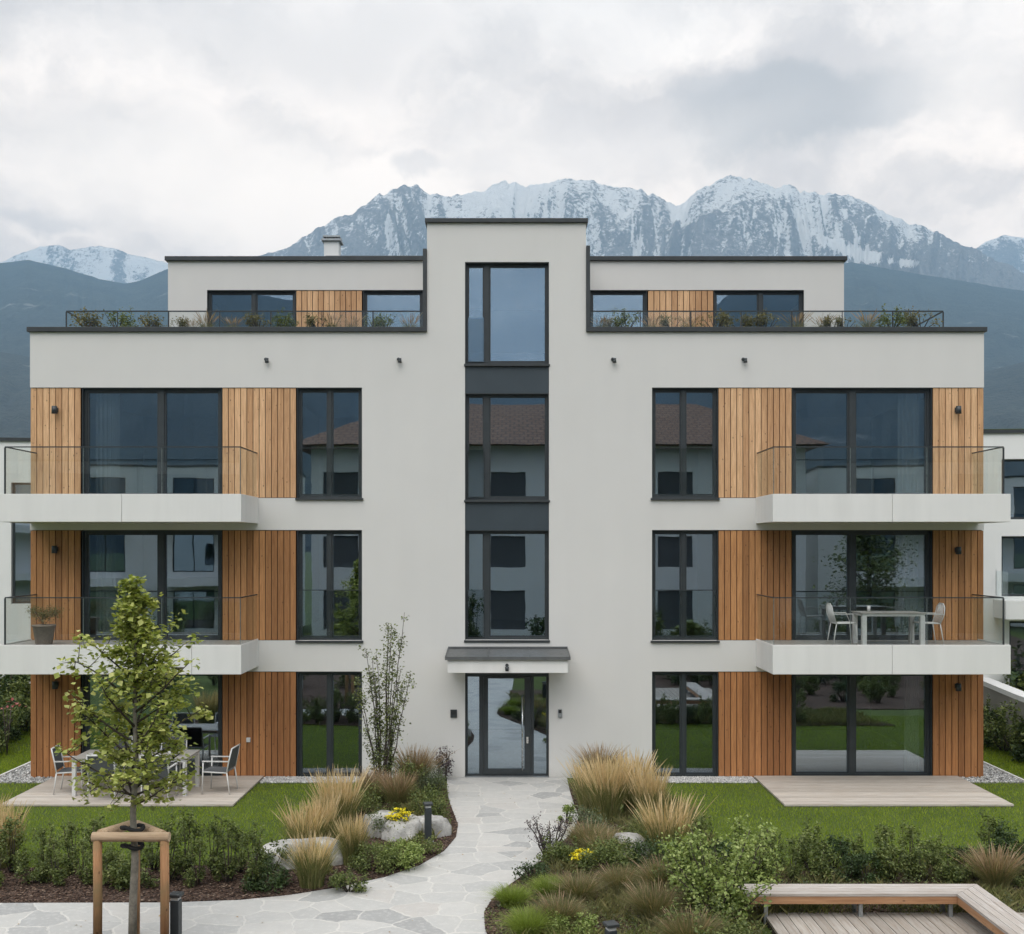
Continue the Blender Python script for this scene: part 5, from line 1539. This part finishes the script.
# ---- bed shrubs
def bs(px, py, h, wd, n, size, mat, seed, label, cat='shrub', name='shrub', **k):
    t = shrub(name, label, cat, h, wd, n, size, M[mat], rg(seed), None, **k)
    t.location = (*G(px, py), 0.02); return t
bs(372, 872, 0.45, 0.75, 2200, 0.040, 'hedge', 61, 'rounded green shrub below the left boulders beside the path', nlobes=14)
bs(402, 868, 0.42, 0.80, 2400, 0.042, 'leaf_light', 62, 'light green low shrub in front of the long flat boulder', nlobes=14)
bs(424, 857, 0.34, 0.55, 1300, 0.038, 'hedge', 63, 'small green shrub at the foot of the left bollard', nlobes=10)
bs(349, 893, 0.30, 0.6, 1100, 0.042, 'hedge', 64, 'low dark shrub between green tufted grass and the path edge', nlobes=9)
bs(268, 892, 0.42, 0.7, 1500, 0.045, 'leaf_dark', 65, 'dark shrub left of the low boulder at the end of the hedge row', nlobes=11)
bs(430, 822, 0.60, 0.75, 2200, 0.040, 'hedge', 66, 'green shrub behind the left bollard at the path edge', nlobes=12, upright=0.5)
bs(408, 802, 0.75, 0.85, 2500, 0.040, 'hedge', 67, 'green shrub at the wall beside the tall thin shrub', nlobes=12, upright=0.5)
bs(432, 798, 0.60, 0.70, 1800, 0.036, 'leaf_grey', 68, 'grey-green shrub next to the purple sapling', nlobes=12, upright=0.4)
bs(362, 818, 0.60, 0.75, 1800, 0.040, 'hedge', 69, 'green shrub right of the tallest left feather grass', nlobes=12, upright=0.4)
bs(380, 838, 0.42, 0.65, 1500, 0.038, 'leaf_grey', 70, 'grey-green shrub just behind the left boulders', nlobes=12, upright=0.4)
bs(612, 880, 0.62, 1.05, 4200, 0.040, 'hedge', 71, 'large rounded green shrub below the right yellow flowers', nlobes=18)
bs(655, 878, 0.60, 0.9, 3000, 0.040, 'leaf_dark', 72, 'dark rounded shrub right of the small boulder', nlobes=14)
bs(560, 868, 0.45, 0.75, 2200, 0.040, 'hedge', 73, 'green shrub spilling over the right edge of the path', nlobes=12)
bs(532, 882, 0.26, 0.5, 900, 0.036, 'leaf_dark', 74, 'low dark shrub at the right path edge above the grass tufts', nlobes=9)
bs(566, 824, 0.40, 0.32, 500, 0.045, 'leaf_light', 75, 'small light green shrub leaning over the path from the right bed', nlobes=6)
bs(588, 838, 0.55, 0.7, 1800, 0.036, 'leaf_grey', 76, 'grey-green shrub below the right feather grasses', nlobes=12, upright=0.4)
bs(640, 850, 0.70, 0.8, 2200, 0.038, 'hedge', 77, 'green shrub behind the small right boulder', nlobes=12, upright=0.4)
bs(575, 938, 0.30, 0.8, 1800, 0.040, 'leaf_light', 78, 'light green ground-hugging shrub at the bottom of the right bed', nlobes=12)
bs(680, 905, 0.75, 0.8, 2300, 0.042, 'hedge', 79, 'green shrub between lone feather grass and big leafy bush', nlobes=12, upright=0.4)
bs(1012, 880, 0.85, 0.9, 2300, 0.045, 'leaf_dark', 80, 'dark shrub right of the pinkish grass', nlobes=12, upright=0.2)
multistem('leggy dark purple shrub on the right path edge', (*G(549, 858), 0.02), 0.62, 0.38, 12, rg(81), M['leaf_purple'], 0.026, 8, 'purple_shrub', cl=0.02)
# big leafy bush in the foreground right
multistem('big loose leafy bush in the foreground beside the left end of the bench', (*G(722, 930), 0.0), 1.28, 0.66, 15, rg(95), M['leaf_light'], 0.052, 17, 'leafy_bush', cl=0.05)
multistem('upright leafy bush behind the left end of the bench', (*G(752, 905), 0.0), 1.15, 0.28, 10, rg(92), M['leaf_light'], 0.046, 20, 'leafy_bush', cl=0.045)
multistem('loose leafy bush between the lone feather grass and the foreground bush', (*G(690, 912), 0.0), 1.05, 0.36, 14, rg(94), M['leaf_light'], 0.046, 18, 'leafy_bush', cl=0.045)
bs(708, 955, 0.62, 1.1, 3000, 0.050, 'hedge', 93, 'dense green shrub at the foot of the big leafy bush', nlobes=16)

# low ground cover between the shrubs: nobody could count it
def cover(poly, n, size, hh, mat, lab, dens_seed, name='ground_cover'):
    r_ = rg(dens_seed); P = scatter_in(poly, n, r_)
    d = vnoise(P[:, 0] * 1.5, P[:, 1] * 1.5, dens_seed, 3)
    P = P[d > 0.5]; d = d[d > 0.5]
    Z = 0.03 + r_.random(len(P)) * hh * np.clip((d - 0.5) * 6, 0.15, 1)
    V, F = leaf_mesh(np.stack([P[:, 0], P[:, 1], Z], -1), size, r_, 0.3, 0.5)
    tag(link(name, np_mesh(name, V, F), mat), lab, 'ground cover', kind='stuff')
def cover_blades(poly, n, hh, mat, lab, seed):
    r_ = rg(seed); P = scatter_in(poly, n, r_); d = vnoise(P[:, 0] * 1.3, P[:, 1] * 1.3, seed, 3)
    ed_ = np.full(len(P), 9.0)          # distance to the edge of the path: the mulch rim stays bare
    for q in (PL, PR):
        for (ax_, ay_), (bx_, by_) in zip(q[:-1], q[1:]):
            ab = np.array([bx_ - ax_, by_ - ay_]); ap = P - np.array([ax_, ay_]); t_ = np.clip(ap @ ab / (ab @ ab), 0, 1)
            ed_ = np.minimum(ed_, np.linalg.norm(ap - t_[:, None] * ab, axis=1))
    k_ = (d > 0.47) & (ed_ > 0.28); P = P[k_]; d = d[k_]; n = len(P)
    H = hh * r_.uniform(0.4, 1.1, n) * np.clip((d - 0.44) * 5, 0.25, 1); a = r_.uniform(0, 6.28, n); w_ = 0.0035
    l = r_.normal(0, 0.45, (n, 2)) * H[:, None]
    dx, dy = np.cos(a) * w_, np.sin(a) * w_
    V = np.stack([np.stack([P[:, 0] - dx, P[:, 1] - dy, np.full(n, .03)], -1), np.stack([P[:, 0] + dx, P[:, 1] + dy, np.full(n, .03)], -1),
                  np.stack([P[:, 0] + dx * .8 + l[:, 0] * .4, P[:, 1] + dy * .8 + l[:, 1] * .4, .03 + H * .6], -1), np.stack([P[:, 0] + l[:, 0], P[:, 1] + l[:, 1], .03 + H], -1)], 1)
    F = np.arange(n * 4).reshape(-1, 4); F = np.concatenate([F[:, [0, 1, 2]], F[:, [0, 2, 3]]])
    tag(link('ground_cover', np_mesh('ground_cover', V.reshape(-1, 3), F), mat), lab, 'ground cover', kind='stuff')
cover_blades(bedR, 90000, 0.20, M['blade_olive'], 'loose olive meadow grass between the plants of the right bed', 210)
cover_blades(bedR, 60000, 0.20, M['blade_green'], 'loose green meadow grass between the plants of the right bed', 212)
cover_blades([G(*p) for p in [(300, 850), (345, 815), (380, 790), (446, 786), (450, 815), (448, 835), (420, 850), (370, 866), (320, 880)]], 26000, 0.22, M['blade_green'], 'loose green meadow grass between the plants of the left bed', 214)
cover(bedR, 90000, 0.035, 0.20, M['hedge'], 'low green ground cover in the right bed', 201)
cover(bedR, 50000, 0.035, 0.16, M['leaf_grey'], 'low grey-green ground cover in the right bed', 202)
cover([G(*p) for p in [(300, 850), (345, 815), (380, 790), (446, 786), (450, 815), (452, 838), (430, 850), (380, 866), (320, 880)]], 26000, 0.035, 0.22, M['hedge'], 'low green ground cover in the left bed', 203)

# yellow flowers
def flowers(px, py, h, wd, label, seed):
    t = empty('yellow_flowers', (*G(px, py), 0.02), 0, label, 'flowers')
    r_ = rg(seed); m = MB(); V_, F_ = [], []; heads = []
    for i in range(34):
        a = r_.uniform(0, 6.28); q = wd / 2 * math.sqrt(r_.random()); hh = h * r_.uniform(0.72, 1.0) * (1 - 0.25 * (q / (wd / 2)) ** 2)
        x, y = q * math.cos(a), q * math.sin(a); heads.append((x, y, hh)); m.tube([(x * 0.3, y * 0.3, 0), (x, y, hh)], 0.004, 4)
    m.build('stems', M['leaf_dark'], t)
    H_ = np.array(heads); k = r_.choice(len(H_), 420); P = H_[k] + r_.normal(0, 0.020, (420, 3)) * np.array([1, 1, 0.35])
    V, F = leaf_mesh(P, 0.036, r_, 0.8, 1.0); link('flowers', np_mesh('flowers', V, F), M['yellow'], t)
    P = r_.normal(0, 1, (300, 3)) * np.array([wd * 0.3, wd * 0.3, h * 0.15]) + np.array([0, 0, h * 0.45]); V, F = leaf_mesh(P, 0.05, r_, 0.2, 0.5); link('foliage', np_mesh('foliage', V, F), M['hedge'], t)
flowers(400, 838, 0.48, 0.40, 'clump of yellow flowers behind the left boulders', 101)
flowers(584, 872, 0.33, 0.34, 'clump of yellow flowers in the right bed near the path', 102)

# boulders
def boulder(px, py, sx, sy, sz, label, seed, rz=0.0):
    bm = bmesh.new(); bmesh.ops.create_icosphere(bm, subdivisions=4, radius=1.0)
    for v in bm.verts:
        c = v.co.copy(); off = Vector((seed * 3.1, seed * 1.7, 0))
        n_ = mnoise.noise(c * 0.9 + off) * 0.36 + mnoise.noise(c * 2.1 + off) * 0.15 + mnoise.noise(c * 5 + off) * 0.04
        f = 1 + n_ + mnoise.noise(c * 9 + off) * 0.025 - 0.10 * abs(mnoise.noise(c * 3.3 + off * 2))
        c = c * f
        c.z = min(c.z, 0.72 + 0.12 * mnoise.noise(c * 1.3 + off)) ; c.x = max(min(c.x, 0.93), -0.95)
        v.co = Vector((c.x * sx, c.y * sy, c.z * sz))
    me = bpy.data.meshes.new('boulder'); bm.to_mesh(me); bm.free()
    me.polygons.foreach_set('use_smooth', [True] * len(me.polygons))
    o = link('boulder', me, M['stone']); x, y = G(px, py); o.location = (x, y, 0.0); o.rotation_euler = (0, 0, rz)
    return tag(o, label, 'boulder', 'pale boulders in the beds')
boulder(300, 864, 0.72, 0.40, 0.50, 'low wide pale boulder behind the green tufted grass', 1, 0.15)
boulder(381, 836, 0.33, 0.30, 0.50, 'rounded pale boulder left of the long flat one', 2, 0.4)
boulder(404, 838, 0.42, 0.36, 0.44, 'pale boulder with rough face under the left yellow flowers', 3, 0.1)
boulder(432, 835, 0.36, 0.28, 0.42, 'flat-topped pale boulder behind the left bollard', 4, 0.0)
boulder(628, 858, 0.40, 0.30, 0.50, 'small pale boulder in the right bed above the green shrubs', 5, -0.4)

# potted plant on the middle left balcony
pt = empty('potted_plant', (xf(45, 22.5), -1.05, zb_), 0, 'brown pot with a feathery plant on the middle left balcony', 'potted plant')
m = MB(); m.tube([(0, 0, 0), (0, 0, 0.02), (0, 0, 0.36), (0, 0, 0.37), (0, 0, 0.40)], [0.155, 0.165, 0.215, 0.235, 0.235], 24); m.build('pot', M['pot'], pt)
P, d_ = blob_points(1500, [(0, 0, 0.60, 0.28, 0.22, 0.22), (-0.2, 0, 0.68, 0.2, 0.16, 0.16), (0.22, 0, 0.66, 0.2, 0.16, 0.18)], rg(110), 0.3)
V, F = leaf_mesh(P, 0.04, rg(111), 0.2, 0.35); link('foliage', np_mesh('foliage', V, F), M['leaf_roof'], pt)
m = MB()
for k in range(14): m.tube([(0, 0, 0.38), (0.22 * math.cos(k * 2.1), 0.18 * math.sin(k * 2.1), 0.66)], 0.004, 4)
m.build('stems', M['bark_dark'], pt)

# roof terrace plants
rp = [shrub('roof_plant', 'x', 'plant', 0.34, 0.62, 700, 0.040, M['leaf_roof'], rg(121), None, nlobes=9),
      shrub('roof_plant', 'x', 'plant', 0.44, 0.60, 800, 0.040, M['leaf_olive'], rg(122), None, nlobes=9, upright=0.3),
      grass_clump('roof_plant', 'x', 0.42, 0.3, 160, 40, M['blade_olive'], M['plume_red'], rg(123), None, 0.6, 'plant')]
spotsL = [(410, 2, .8), (385, 1, 0.8), (375, 1, .8), (352, 2, .7), (332, 2, .8), (318, 0, .8), (283, 1, 0.85), (258, 0, 0.9), (232, 2, 0.7), (206, 2, 0.9), (192, 2, .6), (177, 0, .7), (150, 0, 0.9), (118, 1, 1.0), (86, 0, 1.1)]
spotsR = [(602, 2, .7), (612, 0, .7), (627, 1, 1.0), (652, 2, .7), (672, 0, .8), (690, 2, .7), (716, 0, 1.0), (741, 0, .85), (768, 0, .95), (797, 2, .9), (825, 2, .8), (832, 0, .7), (846, 0, .7), (868, 2, .9), (893, 1, 1.05), (921, 0, 1.05)]
fr_ = set()
for sidei, (spots, word) in enumerate(((spotsL, 'left'), (spotsR, 'right'))):
    for i, (px, k, s) in enumerate(spots):
        loc = (xf(px, 24.2), 0.72 + random.uniform(-0.05, 0.1), ZROOF + 0.155); lab = '%s plant from the stair tower along the %s roof terrace railing' % (ORD[i], word); gr = 'plants along the %s roof terrace edge' % word
        s *= 1.3; p = rp[k]; rz = random.uniform(0, 6.28)
        if k not in fr_:
            fr_.add(k); p.location = loc; p.rotation_euler = (0, 0, rz); p.scale = (s, s, s); p['label'] = lab; p['group'] = gr
        else: dup(p, loc, rz, s, lab, gr)

# trees across the garden, behind the camera (seen only mirrored)
for i, (x, y, H, lab) in enumerate([(16.6, -27, 6.6, 'leafy tree mirrored in the middle right balcony window'), (7.0, -19, 1.9, 'small tree mirrored in the ground floor right windows'), (-3.4, -19.5, 1.7, 'small tree mirrored beside the entrance door')]):
    grow_tree(rg(130 + i), H, 0.02 * H, H * 0.22, [(0, H * 0.2), (0.4, H * 0.3), (1, H * 0.06)], 26, M['bark'], M['hedge'], 0.16, 4500, lab, (x, y, 0), name='tree', sub=4, cluster=0.06 * H)
for i in range(14):
    x = -19 + i * 2.9
    dup(hp[i % 4], (x, -29 + 0.6 * math.sin(i * 2), 0), i, 3.0, label='%s tall hedge shrub from the west end, mirrored in the ground floor glass' % ORD[i], group='hedge shrubs mirrored in the glass')

k_ = 0
for bp in ([(3.4, -14.2), (7.0, -14.2), (7.0, -9.6), (21, -9.6), (21, -31), (3.4, -31)], [(-21, -20.5), (-4.5, -20.5), (-4.5, -31), (-21, -31)]):
    g = MB(); g.poly(bp, -0.2, 0.028); tag(g.build('mulch_bed', M['mulch']), kind='structure')
TENS = 'twenty thirty forty fifty sixty seventy'.split()
ORDX = ORD[:20] + sum([[t_ + '-' + o for o in ORD[:9]] + [t2] for t_, t2 in zip(TENS, 'thirtieth fortieth fiftieth sixtieth seventieth eightieth'.split())], [])
for y, xs in ((-11.0, np.arange(7.9, 14, 1.3)), (-12.7, np.arange(7.7, 15, 1.3)), (-14.4, np.arange(7.8, 13, 1.2)), (-15.8, np.arange(3.6, 14, 1.25)), (-17.4, np.arange(3.4, 15, 1.3)), (-19.2, np.arange(3.2, 16, 1.4)), (-15.2, np.arange(-12, -5, 1.6)), (-20.5, np.arange(-13, -4.5, 1.6))):
    for x in xs:
        if -15.9 < y and 3.2 < x < 7.2 and y > -14.9: continue
        k_ += 1
        dup(hp[k_ % 4], (x + 0.3 * math.sin(k_ * 3), y + 0.3 * math.cos(k_ * 5), 0), k_, 1.3 if y > -15 else (1.9 if y > -18 else 2.2), label='%s shrub of the garden rows mirrored low in the ground floor glass' % ORDX[k_ - 1], group='shrubs mirrored low in the glass')

r_ = rg(301); P = scatter_in(path_poly, 260, r_)
V, F = leaf_mesh(np.stack([P[:, 0], P[:, 1], np.full(len(P), 0.021)], -1), 0.035, r_, 2.0, 0.6, 0, 0.1)
tag(link('leaf_litter', np_mesh('leaf_litter', V, F), M['plume_red']), 'small fallen leaves lying on the pale stone path', 'leaf litter', kind='stuff')

# ================================================================== the air
hz = MB(); hz.box(-15500, 15500, -9000, 15500, -2.0, 1990)
mh = bpy.data.materials.new('haze_air'); mh.use_nodes = True
t = NT(mh.node_tree)
pv = t.n('ShaderNodeVolumePrincipled', {'Color': (0.38, 0.68, 1.0), 'Density': 1.28e-4, 'Anisotropy': 0.0})
o_ = t.n('ShaderNodeOutputMaterial'); t.t.links.new(pv.outputs[0], o_.inputs['Volume'])
ho = hz.build('haze', mh); tag(ho, kind='stuff')
ho['label'] = 'thin blue air between the garden and the mountains'; ho['category'] = 'haze'
